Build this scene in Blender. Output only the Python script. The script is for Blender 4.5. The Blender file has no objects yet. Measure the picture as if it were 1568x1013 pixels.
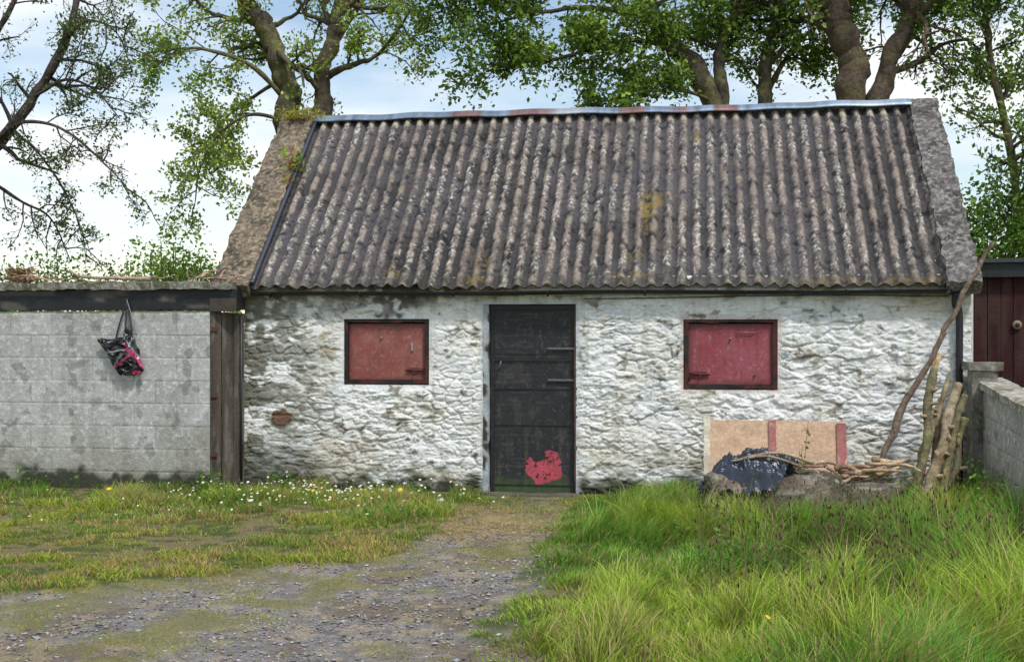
import bpy, math, numpy as np
from mathutils import Vector
R = math.radians
rng = np.random.default_rng(7)
scene = bpy.context.scene

# ------------------------------------------------------------ noise helpers
_t2 = {}
def tab2(seed):
    if seed not in _t2: _t2[seed] = np.random.default_rng(1000+seed).random((256, 256))
    return _t2[seed]
def vn2(x, y, seed=0):
    T = tab2(seed); xi = np.floor(x).astype(int); yi = np.floor(y).astype(int)
    fx = x-xi; fy = y-yi; fx = fx*fx*(3-2*fx); fy = fy*fy*(3-2*fy)
    a = T[xi & 255, yi & 255]; b = T[(xi+1) & 255, yi & 255]
    c = T[xi & 255, (yi+1) & 255]; d = T[(xi+1) & 255, (yi+1) & 255]
    return (a*(1-fx)+b*fx)*(1-fy)+(c*(1-fx)+d*fx)*fy
def fbm(x, y, o=4, seed=0):
    s = 0; a = .5; t = 0
    for i in range(o):
        s = s+a*vn2(x*2**i+i*17.3, y*2**i+i*9.1, seed+i); t += a; a *= .5
    return s/t
_t3 = {}
def vn3(p, seed=0):
    if seed not in _t3: _t3[seed] = np.random.default_rng(5000+seed).random((64, 64, 64))
    T = _t3[seed]; i = np.floor(p).astype(int); f = p-i; f = f*f*(3-2*f); i &= 63; j = (i+1) & 63
    x0, y0, z0 = i.T; x1, y1, z1 = j.T; fx, fy, fz = f.T
    def l(a, b, t): return a*(1-t)+b*t
    return l(l(l(T[x0, y0, z0], T[x1, y0, z0], fx), l(T[x0, y1, z0], T[x1, y1, z0], fx), fy),
             l(l(T[x0, y0, z1], T[x1, y0, z1], fx), l(T[x0, y1, z1], T[x1, y1, z1], fx), fy), fz)
def fbm3(p, o=4, seed=0):
    s = 0; a = .5; t = 0
    for i in range(o):
        s = s+a*vn3(p*2**i+i*7.7, seed+i); t += a; a *= .5
    return s/t
def sm(a, b, x):
    t = np.clip((x-a)/(b-a), 0, 1); return t*t*(3-2*t)
def worley(u, v, seed, jit=.85):
    iu = np.floor(u).astype(int); iv = np.floor(v).astype(int)
    F1 = np.full(u.shape, 9.); F2 = np.full(u.shape, 9.); ID = np.zeros(u.shape)
    A, B, Cc = tab2(seed), tab2(seed+1), tab2(seed+2)
    for dj in (-1, 0, 1):
        for di in (-1, 0, 1):
            cu = iu+di; cv = iv+dj
            px = cu+.5+jit*(A[cu & 255, cv & 255]-.5); py = cv+.5+jit*(B[cu & 255, cv & 255]-.5)
            d = np.hypot(u-px, v-py); idd = Cc[cu & 255, cv & 255]
            n = d < F1
            F2 = np.where(n, F1, np.minimum(F2, d)); ID = np.where(n, idd, ID); F1 = np.where(n, d, F1)
    return F1, F2, ID
def mixc(c, col, m):
    return c*(1-m[..., None])+np.array(col)*m[..., None]

# ------------------------------------------------------------ mesh helpers
def make(name, V, faces, mat, col=None, parent=None, smooth=True):
    V = np.asarray(V, dtype=np.float32).reshape(-1, 3)
    faces = [np.asarray(f, dtype=np.int32) for f in faces if len(f)]
    me = bpy.data.meshes.new(name)
    me.vertices.add(len(V)); me.vertices.foreach_set('co', V.ravel())
    tot = np.concatenate([np.full(len(f), f.shape[1], dtype=np.int32) for f in faces])
    loops = np.concatenate([f.ravel() for f in faces])
    me.loops.add(len(loops)); me.loops.foreach_set('vertex_index', loops)
    me.polygons.add(len(tot)); st = np.concatenate([[0], np.cumsum(tot)[:-1]]).astype(np.int32)
    me.polygons.foreach_set('loop_start', st)
    try: me.polygons.foreach_set('loop_total', tot)
    except Exception: pass
    me.polygons.foreach_set('use_smooth', np.full(len(tot), smooth))
    me.update(calc_edges=True); me.validate()
    if col is not None:
        c = np.ones((len(V), 4), dtype=np.float32); c[:, :3] = np.clip(np.asarray(col).reshape(-1, 3), 0, 1)
        a = me.color_attributes.new('Col', 'FLOAT_COLOR', 'POINT'); a.data.foreach_set('color', c.ravel())
    me.materials.append(mat)
    ob = bpy.data.objects.new(name, me); scene.collection.objects.link(ob)
    if parent: ob.parent = parent
    return ob
def empty(name):
    e = bpy.data.objects.new(name, None); scene.collection.objects.link(e); e.empty_display_size = .2
    return e
def gridfaces(nu, nv, mask=None, off=0, flip=False):
    i, j = np.meshgrid(np.arange(nu-1), np.arange(nv-1), indexing='ij')
    a = i*nv+j; q = np.stack([a, a+nv, a+nv+1, a+1], -1)
    if flip: q = q[..., ::-1]
    if mask is not None: return q[mask]+off
    return q.reshape(-1, 4)+off
class Acc:
    def __init__(s): s.V = []; s.Q = []; s.T = []; s.C = []; s.n = 0
    def add(s, V, Q=None, T=None, C=None):
        V = np.asarray(V, float).reshape(-1, 3)
        s.V.append(V)
        if Q is not None and len(Q): s.Q.append(np.asarray(Q)+s.n)
        if T is not None and len(T): s.T.append(np.asarray(T)+s.n)
        C = np.asarray(C if C is not None else (1, 1, 1), float)
        if C.ndim == 1: C = np.tile(C, (len(V), 1))
        s.C.append(C); s.n += len(V)
    def build(s, name, mat, parent=None, smooth=True):
        F = []
        if s.Q: F.append(np.concatenate(s.Q))
        if s.T: F.append(np.concatenate(s.T))
        return make(name, np.concatenate(s.V), F, mat, np.concatenate(s.C), parent, smooth)
def tube(acc, P, Rr, sides=6, col=(.1, .1, .1), cap=True, rough=0, seed=0):
    P = np.asarray(P, float); n = len(P); Rr = np.broadcast_to(np.asarray(Rr, float), (n,))
    T = np.gradient(P, axis=0); T /= np.linalg.norm(T, axis=1)[:, None]+1e-9
    ref = np.array([0, 0, 1.]) if abs(T[:, 2]).mean() < .8 else np.array([1., 0, 0])
    A = np.cross(T, ref); A /= np.linalg.norm(A, axis=1)[:, None]+1e-9; B = np.cross(T, A)
    th = np.arange(sides)/sides*2*np.pi
    rr = Rr[:, None]*np.ones(sides)
    V = P[:, None]+rr[..., None]*(A[:, None]*np.cos(th)[None, :, None]+B[:, None]*np.sin(th)[None, :, None])
    V = V.reshape(-1, 3)
    if rough:
        d = V-np.repeat(P, sides, 0)
        V = V+d*((fbm3(V*6, 3, seed+3)-.5)*2*rough+(fbm3(V*np.array([26, 26, 9]), 2, seed+5)-.5)*.35*rough)[:, None]
    i, j = np.meshgrid(np.arange(n-1), np.arange(sides), indexing='ij'); j2 = (j+1) % sides
    Q = np.stack([i*sides+j, (i+1)*sides+j, (i+1)*sides+j2, i*sides+j2], -1).reshape(-1, 4)
    Tr = []
    if cap:
        V = np.vstack([V, P[0], P[-1]]); m = n*sides
        for k in range(sides):
            Tr.append((m, k, (k+1) % sides)); Tr.append((m+1, (n-1)*sides+(k+1) % sides, (n-1)*sides+k))
    C = col(V) if callable(col) else col
    acc.add(V, Q, np.array(Tr) if Tr else None, C)
def cat(P, k=6):
    P = [np.array(p, float) for p in P]; P = [2*P[0]-P[1]]+P+[2*P[-1]-P[-2]]; o = []
    for i in range(1, len(P)-2):
        for t in np.arange(k)/k:
            a, b, c, d = P[i-1:i+3]
            o.append(.5*(2*b+(c-a)*t+(2*a-5*b+4*c-d)*t*t+(3*b-a-3*c+d)*t**3))
    o.append(P[-2]); return np.array(o)
def box(acc, x0, x1, y0, y1, z0, z1, col=(1, 1, 1), res=None, amp=0, colf=None, seed=0, xf=None):
    res = res or max(x1-x0, y1-y0, z1-z0)
    L = np.array([x1-x0, y1-y0, z1-z0]); O = np.array([x0, y0, z0])
    for ax in range(3):
        u, v = [(1, 2), (2, 0), (0, 1)][ax]
        nu = max(2, int(L[u]/res)+2); nv = max(2, int(L[v]/res)+2)
        uu, vv = np.meshgrid(np.linspace(0, 1, nu), np.linspace(0, 1, nv), indexing='ij')
        for s in (0, 1):
            P = np.zeros((nu, nv, 3)); P[..., ax] = s; P[..., u] = uu; P[..., v] = vv
            P = (O+P*L).reshape(-1, 3)
            if amp:
                P = P+amp*2*np.stack([fbm3(P*9+k*13, 3, seed+k)-.5 for k in range(3)], -1)
            C = colf(P) if colf else col
            if xf is not None: P = xf(P)
            acc.add(P, gridfaces(nu, nv, flip=(s == 0)), None, C)
def panel(O, U, Vd, N, w, h, res, hf):
    O, U, Vd, N = map(lambda a: np.array(a, float), (O, U, Vd, N))
    nu = int(w/res)+1; nv = int(h/res)+1
    u, v = np.meshgrid(np.linspace(0, w, nu), np.linspace(0, h, nv), indexing='ij')
    d, C = hf(u, v)
    P = O+u[..., None]*U+v[..., None]*Vd+d[..., None]*N
    return P, C, nu, nv

# ------------------------------------------------------------ materials
def newmat(name):
    m = bpy.data.materials.new(name); m.use_nodes = True; nt = m.node_tree; nt.nodes.clear()
    return m, nt
def vmat(name, rough=.85, bump=.3, bscale=60, var=.25, vscale=40, spec=.3, metal=0, transl=0, detail=6):
    m, nt = newmat(name); n = nt.nodes; l = nt.links
    out = n.new('ShaderNodeOutputMaterial'); b = n.new('ShaderNodeBsdfPrincipled')
    b.inputs['Roughness'].default_value = rough; b.inputs['Metallic'].default_value = metal
    b.inputs['Specular IOR Level'].default_value = spec
    at = n.new('ShaderNodeAttribute'); at.attribute_name = 'Col'
    tc = n.new('ShaderNodeTexCoord')
    if var:
        nz = n.new('ShaderNodeTexNoise'); nz.inputs['Scale'].default_value = vscale; nz.inputs['Detail'].default_value = detail
        nz.inputs['Roughness'].default_value = .7
        l.new(tc.outputs['Object'], nz.inputs['Vector'])
        mr = n.new('ShaderNodeMapRange'); mr.inputs['From Min'].default_value = .3; mr.inputs['From Max'].default_value = .7
        mr.inputs['To Min'].default_value = 1-var; mr.inputs['To Max'].default_value = 1+var
        l.new(nz.outputs['Fac'], mr.inputs['Value'])
        vm = n.new('ShaderNodeVectorMath'); vm.operation = 'SCALE'
        l.new(at.outputs['Color'], vm.inputs[0]); l.new(mr.outputs[0], vm.inputs['Scale'])
        csock = vm.outputs[0]
    else: csock = at.outputs['Color']
    l.new(csock, b.inputs['Base Color'])
    if bump:
        nb = n.new('ShaderNodeTexNoise'); nb.inputs['Scale'].default_value = bscale; nb.inputs['Detail'].default_value = 6
        nb.inputs['Roughness'].default_value = .65
        l.new(tc.outputs['Object'], nb.inputs['Vector'])
        bp = n.new('ShaderNodeBump'); bp.inputs['Strength'].default_value = bump; bp.inputs['Distance'].default_value = .02
        l.new(nb.outputs['Fac'], bp.inputs['Height']); l.new(bp.outputs[0], b.inputs['Normal'])
    if transl:
        tr = n.new('ShaderNodeBsdfTranslucent'); l.new(csock, tr.inputs['Color'])
        mx = n.new('ShaderNodeMixShader'); mx.inputs[0].default_value = transl
        l.new(b.outputs[0], mx.inputs[1]); l.new(tr.outputs[0], mx.inputs[2]); l.new(mx.outputs[0], out.inputs[0])
    else: l.new(b.outputs[0], out.inputs[0])
    return m
M_wall = vmat('whitewashed_stone', .9, .65, 38, .10, 30)
M_conc = vmat('weathered_concrete', .92, .5, 80, .22, 70)
M_cope = vmat('rough_cement', .95, 1.0, 45, .55, 38)
M_roof = vmat('fibre_cement_sheet', .9, .7, 60, .42, 45)
M_ground = vmat('gravel_and_soil', .95, .8, 60, .5, 55)
M_peb = vmat('pebbles', .85, .2, 100, .2, 80)
M_grass = vmat('grass_blades', .6, 0, 1, .0, 1, .25, transl=.35)
M_leaf = vmat('leaves', .55, 0, 1, 0, 1, .3, transl=.42)
M_bark = vmat('bark', .95, 1.0, 22, .6, 16)
M_paint = vmat('old_paint', .6, .25, 30, .15, 22, .35)
M_black = vmat('black_paint', .5, .25, 25, .3, 18, .35)
M_wood = vmat('raw_timber', .85, .4, 50, .25, 30)
M_metal = vmat('galvanised_metal', .45, .2, 30, .2, 20, .5, .5)
M_plast = vmat('black_polythene', .26, .15, 40, .1, 20, .7)
M_flow = vmat('petals', .7, 0, 1, 0, 1)

# ============================================================ STONE COTTAGE
cot = empty('stone_cottage')
X0, X1 = -4.62, 2.56; ZB, ZT = -.12, 2.14
res = .0085
nx = int((X1-X0)/res)+1; nz = int((ZT-ZB)/res)+1
xs = np.linspace(X0, X1, nx); zs = np.linspace(ZB, ZT, nz)
X, Z = np.meshgrid(xs, zs, indexing='ij')
DOOR = (-2.10, -1.185, ZB, 1.87); WL = (-3.56, -2.67, 1.06, 1.72); WR = (-.125, .775, 1.035, 1.715)
def rdist(r):
    dx = np.maximum(np.maximum(r[0]-X, X-r[1]), 0); dz = np.maximum(np.maximum(r[2]-Z, Z-r[3]), 0)
    return np.hypot(dx, dz)
dop = np.minimum(np.minimum(rdist(DOOR), rdist(WL)), rdist(WR))
# rubble in rough courses, two stone sizes blended by region
wx = X+(fbm(X*2.2, Z*2.2, 3, 1)-.5)*.22+(fbm(X*11, Z*11, 3, 2)-.5)*.07; wz = Z+(fbm(X*1.2+9, Z*2.3, 3, 5)-.5)*.10+(fbm(X*9, Z*12, 3, 7)-.5)*.045
F1, F2, ID = worley(wx/.26, wz/.105, 20, .9)
G1, G2, GID = worley(wx/.155+7, wz/.066+3, 24, .9)
big_ = sm(.46, .52, fbm(X*1.7+50, Z*2.2+9, 2, 54))
edge = np.where(big_ > .5, F2-F1, G2-G1); ID = ID*big_+GID*(1-big_)
g1, g2, gid = worley((wx+.3*fbm(X*5, Z*5, 2, 8))/.085+5, wz/.045, 30, .95); ge = g2-g1
jv = sm(.42, .60, fbm(X*2.9+7, Z*3.8, 3, 52)); jv2 = sm(.48, .62, fbm(X*3.1+3, Z*4.4, 3, 53))
st = 1-(1-sm(.0, .26, edge))*(.15+.85*jv)
rid = np.abs(fbm(X*7, Z*15, 4, 13)-.5)*2
f12 = fbm(X*24, Z*34, 4, 12); n5 = fbm(X*11, Z*20, 4, 15)
h = .030*st*(.35+.65*ID)-.008*(1-sm(0, .2, ge))*jv2+.007*gid*jv2+.034*(fbm(X*2.6, Z*3.4, 4, 11)-.5)+.022*(n5-.5)-.007*(1-sm(0, .18, rid))+.014*(f12-.5)
led = fbm(X*1.6, Z*9, 3, 17); fr = (Z*7+(led-.5)*5); fr = fr-np.floor(fr)
h = h+.010*(fr-.5)*sm(.46, .6, fbm(X*2.2+30, Z*3, 3, 18))
flat = sm(.0, .10, dop)*.8+.2
pl = sm(.50, .70, fbm(X*1.1+3, Z*1.3, 3, 50)); h = h*flat*(1-.35*pl)
h = h+.02*(1-sm(0, .22, Z+.02))*fbm(X*5, Z*5, 2, 6)
n1 = fbm(X*1.3, Z*1.6, 4, 60); n2 = fbm(X*6, Z*8, 4, 61); n3 = fbm(X*26, Z*32, 4, 62); n4 = fbm(X*3.1+5, Z*3.6, 4, 66)
C = np.ones(X.shape+(3,))*np.array([.89, .88, .85])
C = mixc(C, (.80, .77, .66), sm(.45, .70, n4)*.6)
C = mixc(C, (.66, .69, .70), sm(.50, .70, n2)*.45)
C *= (.86+.24*n3)[..., None]
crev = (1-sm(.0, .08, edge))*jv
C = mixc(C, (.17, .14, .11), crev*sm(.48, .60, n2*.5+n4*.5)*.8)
C = mixc(C, (.36, .33, .27), (1-sm(.0, .10, ge))*jv2*sm(.52, .64, n5)*.5)
C = mixc(C, (.26, .22, .165), sm(.61, .665, n5*.45+n3*.2+n4*.35)*.8)
left = 1-sm(-4.5, -3.3, X+(n2-.5)*1.0)
exp_ = sm(.47, .57, n2*.45+n5*.35+.2*n1+left*.06)
C = mixc(C, (.43, .42, .36), left*.45*sm(.3, .6, n2))
C = mixc(C, (.15, .14, .10), np.clip(exp_*left, 0, 1)*.9)
spot = sm(.64, .69, n2*.55+n3*.15+n5*.3)
C = mixc(C, (.20, .155, .11), spot*.85)
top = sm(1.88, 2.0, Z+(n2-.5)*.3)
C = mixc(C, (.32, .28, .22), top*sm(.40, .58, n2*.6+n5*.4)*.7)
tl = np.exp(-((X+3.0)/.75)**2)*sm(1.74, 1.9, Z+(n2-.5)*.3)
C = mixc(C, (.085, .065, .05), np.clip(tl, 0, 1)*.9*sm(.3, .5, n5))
och = np.exp(-((X+3.72)/.10)**2-((Z-1.47)/.16)**2)*sm(.4, .55, n2)+np.exp(-((X+.0)/.25)**2-((Z-.95)/.1)**2)*.5*sm(.45, .55, n2)+np.exp(-((X-2.2)/.45)**2-((Z-1.9)/.18)**2)*.6
C = mixc(C, (.44, .36, .18), np.clip(och*1.1, 0, .75))
peach = sm(.5, .66, fbm(X*2.3, Z*2.9, 3, 71))*(1-sm(.2, .85, Z))
C = mixc(C, (.60, .48, .32), peach*.4)
str_ = sm(.55, .70, fbm(X*14, Z*1.3, 4, 74))*sm(.45, .6, fbm(X*1.7, Z*1.5, 3, 75))
C = mixc(C, (.40, .40, .31), str_*.45)
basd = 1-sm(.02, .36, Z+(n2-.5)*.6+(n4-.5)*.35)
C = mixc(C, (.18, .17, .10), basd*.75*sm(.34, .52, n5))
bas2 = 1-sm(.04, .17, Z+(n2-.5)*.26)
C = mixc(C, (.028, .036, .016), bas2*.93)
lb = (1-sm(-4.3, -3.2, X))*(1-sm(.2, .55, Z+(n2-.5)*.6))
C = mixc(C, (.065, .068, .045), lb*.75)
ro = (np.hypot((X+4.21)/.11, (Z-.71)/.085)+(n3-.5)*.5+(n2-.5)*.6) < 1.05
C[ro] = np.array([.17, .10, .065])*(.6+.8*n3[ro])[:, None]; h = h+ro*.012
mg = (1-sm(.0, .07, rdist(DOOR)+(n2-.5)*.05)); C = mixc(C, (.56, .59, .60), mg*.6)
pk = (1-sm(0, .05, rdist(WR)+(n2-.5)*.06)); C = mixc(C, (.64, .42, .39), pk*.5)
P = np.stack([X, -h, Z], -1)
keep = np.ones((nx-1, nz-1), bool)
extraV = []; extraF = []; extraC = []; base = nx*nz
for r in (DOOR, WL, WR):
    i0, i1 = [int(round((a-X0)/(X1-X0)*(nx-1))) for a in r[:2]]
    j0, j1 = [int(round((a-ZB)/(ZT-ZB)*(nz-1))) for a in r[2:]]
    keep[i0:i1, j0:j1] = False
    ring = [(i, j0) for i in range(i0, i1)]+[(i1, j) for j in range(j0, j1)]+[(i, j1) for i in range(i1, i0, -1)]+[(i0, j) for j in range(j1, j0, -1)]
    idx = np.array([i*nz+j for i, j in ring]); pts = P.reshape(-1, 3)[idx].copy(); pts[:, 1] = .14
    b0 = base+sum(len(e) for e in extraV); m = len(ring)
    extraV.append(pts); extraC.append(C.reshape(-1, 3)[idx]*.9)
    k = np.arange(m); k2 = (k+1) % m
    extraF.append(np.stack([idx[k], b0+k, b0+k2, idx[k2]], -1))
V = np.vstack([P.reshape(-1, 3)]+extraV); CC = np.vstack([C.reshape(-1, 3)]+extraC)
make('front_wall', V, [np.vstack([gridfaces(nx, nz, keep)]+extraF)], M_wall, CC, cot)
A = Acc(); cw = lambda P: np.array([.55, .53, .48])*(.5+.8*fbm3(P*4, 4, 3))[:, None]
for xa, xb in ((X0-.005, X0+.35), (X1-.35, X1-.01)):
    Pts = np.array([(x, y, z) for x in (xa, xb) for y, z in ((.02, -.1), (.02, 2.16), (1.99, 4.02), (4.0, 2.1), (4.0, -.1))])
    A.add(Pts, np.array([(1, 0, 5, 6), (2, 1, 6, 7), (3, 2, 7, 8), (4, 3, 8, 9)]), np.array([(0, 1, 2), (0, 2, 3), (0, 3, 4), (5, 7, 6), (5, 8, 7), (5, 9, 8)]), cw(Pts))
box(A, X0, X1, 3.8, 3.98, -.1, 2.1, colf=cw, res=.3)
A.build('gable_and_back_walls', M_wall, cot, smooth=False)
# ---- roof
EY, EZ, RY, RZ = -.15, 2.045, 2.0, 4.10
SL = math.hypot(RY-EY, RZ-EZ); sd = np.array([0, (RY-EY)/SL, (RZ-EZ)/SL]); nd = np.array([0, -sd[2], sd[1]])
RX0, RX1 = -4.50, 2.32; pitch = .146
nu = int((RX1-RX0)/pitch*14); nv = 230
u, s = np.meshgrid(np.linspace(RX0, RX1, nu), np.linspace(0, SL, nv), indexing='ij')
ph = 2*np.pi*u/pitch+.18*(fbm(u*1.5, s*.8, 2, 80)-.5)
cr = (np.cos(ph)+1)/2
sag = (fbm(u*.8, s*.9, 3, 81)-.5)*.06
a1 = fbm(u*9, s*2.6, 4, 84); a2 = fbm(u*34, s*24, 4, 85); a3 = fbm(u*1.1, s*1.3, 3, 86); a4 = fbm(u*60, s*44, 3, 87); a5 = fbm(u*16, s*12, 4, 77)
lichbump = sm(.55, .7, a2)*.006
hh = .050*cr-.025+sag+.009*(a2-.5)+lichbump
colid = np.floor((u-RX0)/(pitch*6)).astype(int)
s2 = s+np.where(s < .01, (tab2(9)[colid & 255, 3]-.5)*.04+(fbm(u*9, u*0, 2, 6)-.5)*.03, 0)
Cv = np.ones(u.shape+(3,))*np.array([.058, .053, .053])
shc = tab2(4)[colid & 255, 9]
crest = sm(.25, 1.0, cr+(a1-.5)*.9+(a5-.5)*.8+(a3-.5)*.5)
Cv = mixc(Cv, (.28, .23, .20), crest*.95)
Cv *= (.85+.32*shc)[..., None]
Cv = mixc(Cv, (.12, .108, .115), sm(.38, .60, a3+.10*(s/SL))*.6*sm(-4.6, -3.6, 2*a3-u*.45-4.2))
Cv = mixc(Cv, (.35, .28, .215), sm(.52, .66, a5)*sm(.25, .8, cr)*.7)
Cv = mixc(Cv, (.11, .095, .085), sm(.54, .64, a2*.5+a1*.5)*.6)
Cv = mixc(Cv, (.60, .57, .51), sm(.57, .64, a4*.6+a2*.4)*.85*sm(.2, .75, cr)*sm(.32, .55, fbm(u*2.2, s*2.2, 3, 79)))
Cv = mixc(Cv, (.012, .012, .011), sm(.58, .68, 1-a2*.6-a5*.4)*.75)
Cv = mixc(Cv, (.07, .065, .05), (1-sm(.05, .30, s+(a5-.5)*.5))*.45)
def moss(ux, ss, ru, rs, k=1.):
    return np.exp(-((u-ux)/ru)**2-((s-ss)/rs)**2)*k
mo = moss(-.50, 1.15, .07, .28, 1.3)+moss(-.44, 1.35, .09, .11, 1.2)+moss(-2.15, .38, .07, .13, 1.0)+moss(-2.2, .1, .08, .08, .9)+moss(-3.05, .25, .08, .10, .7)+moss(.0, 2.45, .05, .05, 1.2)+moss(-.65, .15, .16, .08, .5)+moss(1.7, .06, .9, .05, .5)+moss(-.6, .45, .07, .10, .7)
mo = np.clip(mo, 0, 1.)*sm(.42, .54, a2*.6+a5*.4)
Cv = mixc(Cv, (.25, .175, .04), np.clip(mo, 0, .85))
endm = sm(SL-.22, SL-.15, s)*sm(.55, .75, cr)*sm(.35, .5, fbm(u*7, s*2, 2, 88))
Cv = mixc(Cv, (.52, .44, .32), endm*.8)
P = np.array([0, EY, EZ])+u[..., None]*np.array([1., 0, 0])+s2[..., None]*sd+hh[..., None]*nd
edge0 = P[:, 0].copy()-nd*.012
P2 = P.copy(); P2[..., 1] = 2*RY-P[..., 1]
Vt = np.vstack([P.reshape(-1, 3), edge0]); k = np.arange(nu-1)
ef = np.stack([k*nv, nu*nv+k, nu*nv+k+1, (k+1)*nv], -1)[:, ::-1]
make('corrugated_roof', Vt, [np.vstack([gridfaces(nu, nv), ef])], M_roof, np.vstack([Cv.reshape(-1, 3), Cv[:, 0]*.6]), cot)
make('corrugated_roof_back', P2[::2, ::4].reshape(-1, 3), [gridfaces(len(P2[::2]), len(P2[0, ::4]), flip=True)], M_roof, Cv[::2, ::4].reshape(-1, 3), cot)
nr = 500; xr = np.linspace(RX0-.03, RX1+.02, nr)
prof = [(-.125, -.052), (-.125, -.035), (-.085, -.004), (-.03, .034), (0, .040), (.03, .034), (.14, -.045)]
PR = np.array([[(x, RY+.01+a, RZ+.035+b+.016*(float(vn2(np.array(x*1.3), np.array(.5), 3))-.5)*2+.005*math.sin(x*9)) for a, b in prof] for x in xr])
rn = fbm(xr*2.6, xr*0+2, 3, 90); r2 = fbm(xr*14, xr*0, 3, 91)
Cr = np.ones((nr, len(prof), 3))*np.array([.21, .27, .35])
rm = (sm(.46, .56, rn)*(1-sm(.9, 1.6, xr))*sm(-3.9, -3.3, xr))[:, None]*np.ones(len(prof))
Cr = mixc(Cr, (.22, .10, .08), rm*.85); Cr *= (.55+.9*r2)[:, None, None]
wht = (np.exp(-((xr+1.45)/.18)**2)+np.exp(-((xr-1.9)/.35)**2)*.6)[:, None]*np.ones(len(prof))
Cr = mixc(Cr, (.50, .57, .63), np.clip(wht, 0, .7)); Cr[:, 0] *= .3
make('ridge_flashing', PR.reshape(-1, 3), [gridfaces(nr, len(prof))], M_metal, Cr.reshape(-1, 3), cot)
def verge(name, xa, xb, tint, lich):
    A = Acc()
    def cf(P):
        n = fbm3(P*7, 4, 41); m = fbm3(P*34, 3, 42)
        c = np.ones((len(P), 3))*np.array(tint)*(.30+1.4*m)[:, None]
        c = mixc(c, (.055, .05, .04), sm(.48, .58, n)*.7)
        c = mixc(c, lich, sm(.54, .62, m)*.75)
        return c
    def xf(P):
        t = P[:, 1:2]; hz = P[:, 2:3]
        return np.array([0, EY, EZ])+P[:, :1]*np.array([1., 0, 0])+t*sd+hz*nd
    box(A, xa, xb, -.06, SL+.02, -.09, .075, colf=cf, res=.014, amp=.034, seed=3, xf=xf)
    def xf2(P):
        q = xf(P); q[:, 1] = 2*RY-q[:, 1]; return q
    box(A, xa, xb, -.06, SL+.02, -.09, .070, colf=cf, res=.12, amp=.02, seed=5, xf=xf2)
    A.build(name, M_cope, cot)
verge('verge_coping_west', -4.90, -4.50, (.21, .165, .12), (.36, .29, .19))
verge('verge_coping_east', 2.315, 2.62, (.17, .15, .145), (.33, .30, .27))
A = Acc()
tube(A, [np.array([-4.475, EY, EZ])+sd*t+nd*.050 for t in np.linspace(.0, SL-.05, 30)], .026, 6, (.07, .08, .10), rough=.3)
A.build('verge_flashing', M_metal, cot)
A = Acc(); gx = np.linspace(-4.5, 2.46, 60); th = np.linspace(0, np.pi, 9)
rad = .040
for rr, fl in ((rad, False), (rad-.006, True)):
    Pg = np.array([[(x, -.125-rr*math.cos(t), 1.995-.006*math.sin(x*2)+(-.008 if x > 1 else 0)-rr*math.sin(t)) for t in th] for x in gx])
    A.add(Pg.reshape(-1, 3), gridfaces(60, 9, flip=fl), None, (.022, .022, .024))
for x in np.arange(-4.3, 2.4, .95):
    tube(A, [(x, -.125-.05*math.cos(t), 1.992-.05*math.sin(t)) for t in th], .008, 5, (.02, .02, .02))
tube(A, cat([(2.40, -.125, 1.96), (2.40, -.10, 1.85), (2.44, -.075, 1.75), (2.44, -.075, 1.2), (2.44, -.075, .05)]), .034, 12, (.025, .025, .028))
A.build('gutter_and_downpipe', M_black, cot)
A = Acc(); tube(A, [(x, -.055, 1.93+.012*math.sin(x*1.4)) for x in np.linspace(-1.1, 2.35, 40)], .005, 5, (.06, .06, .06)); A.build('cable', M_black, cot)

# ---- door
def pip(px, pz, poly):
    ins = np.zeros(px.shape, bool); n = len(poly)
    for i in range(n):
        x1, z1 = poly[i]; x2, z2 = poly[(i+1) % n]
        c = ((z1 > pz) != (z2 > pz)) & (px < (x2-x1)*(pz-z1)/(z2-z1+1e-12)+x1); ins ^= c
    return ins
redp = [(-1.695, .31), (-1.65, .345), (-1.60, .285), (-1.55, .30), (-1.50, .325), (-1.505, .40), (-1.46, .405), (-1.415, .395), (-1.37, .385), (-1.345, .30), (-1.33, .13), (-1.42, .09), (-1.50, .075), (-1.58, .06), (-1.64, .12), (-1.70, .20)]
def doorh(z0):
    def f(uu, vv):
        x = -2.055+uu; z = z0+vv
        n = fbm(x*9, z*9, 4, 95); m = fbm(x*40, z*30, 3, 96); st = fbm(x*26, z*2, 3, 97); sc = fbm(x*5+z*3, z*60, 3, 99)
        d = .006*(fbm(x*3, z*3, 2, 98)-.5)
        c = np.ones(x.shape+(3,))*np.array([.024, .025, .027])
        c = mixc(c, (.06, .055, .05), sm(.50, .75, n)*.55); c = mixc(c, (.12, .12, .12), sm(.68, .74, m)*.4)
        c = mixc(c, (.09, .09, .088), sm(.66, .72, sc)*.35)
        c = mixc(c, (.09, .08, .06), sm(.50, .68, st)*.5*(1-sm(.1, 1.1, z)))
        c = mixc(c, (.06, .095, .035), (1-sm(.02, .18, z+(n-.5)*.25))*.8)
        ins = pip(x+(m-.5)*.04, z+(n-.5)*.06, redp)
        c[ins] = np.array([.46, .075, .10])*(.7+.6*n[ins])[:, None]
        scr = ins & (m > .66); c[scr] = (.05, .02, .02)
        return d, c
    return f
A = Acc()
for z0, hgt, yo in ((-.02, 1.325, .060), (1.325, .49, .056)):
    Pp, Cp, a, b = panel((-2.055, yo, z0), (1, 0, 0), (0, 0, 1), (0, -1, 0), .855, hgt, .006, doorh(z0))
    A.add(Pp.reshape(-1, 3), gridfaces(a, b), None, Cp.reshape(-1, 3))
A.build('door_sheets', M_black, cot)
A = Acc(); dk = (.018, .018, .019)
box(A, -2.055, -1.2, .062+.004, .10, -.03, 1.82, dk)
box(A, -2.062, -1.195, .035, .09, 1.815, 1.87, (.02, .019, .018), res=.05, amp=.003)
box(A, -2.055, -1.2, .044, .062, 1.300, 1.322, (.03, .03, .03))
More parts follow.
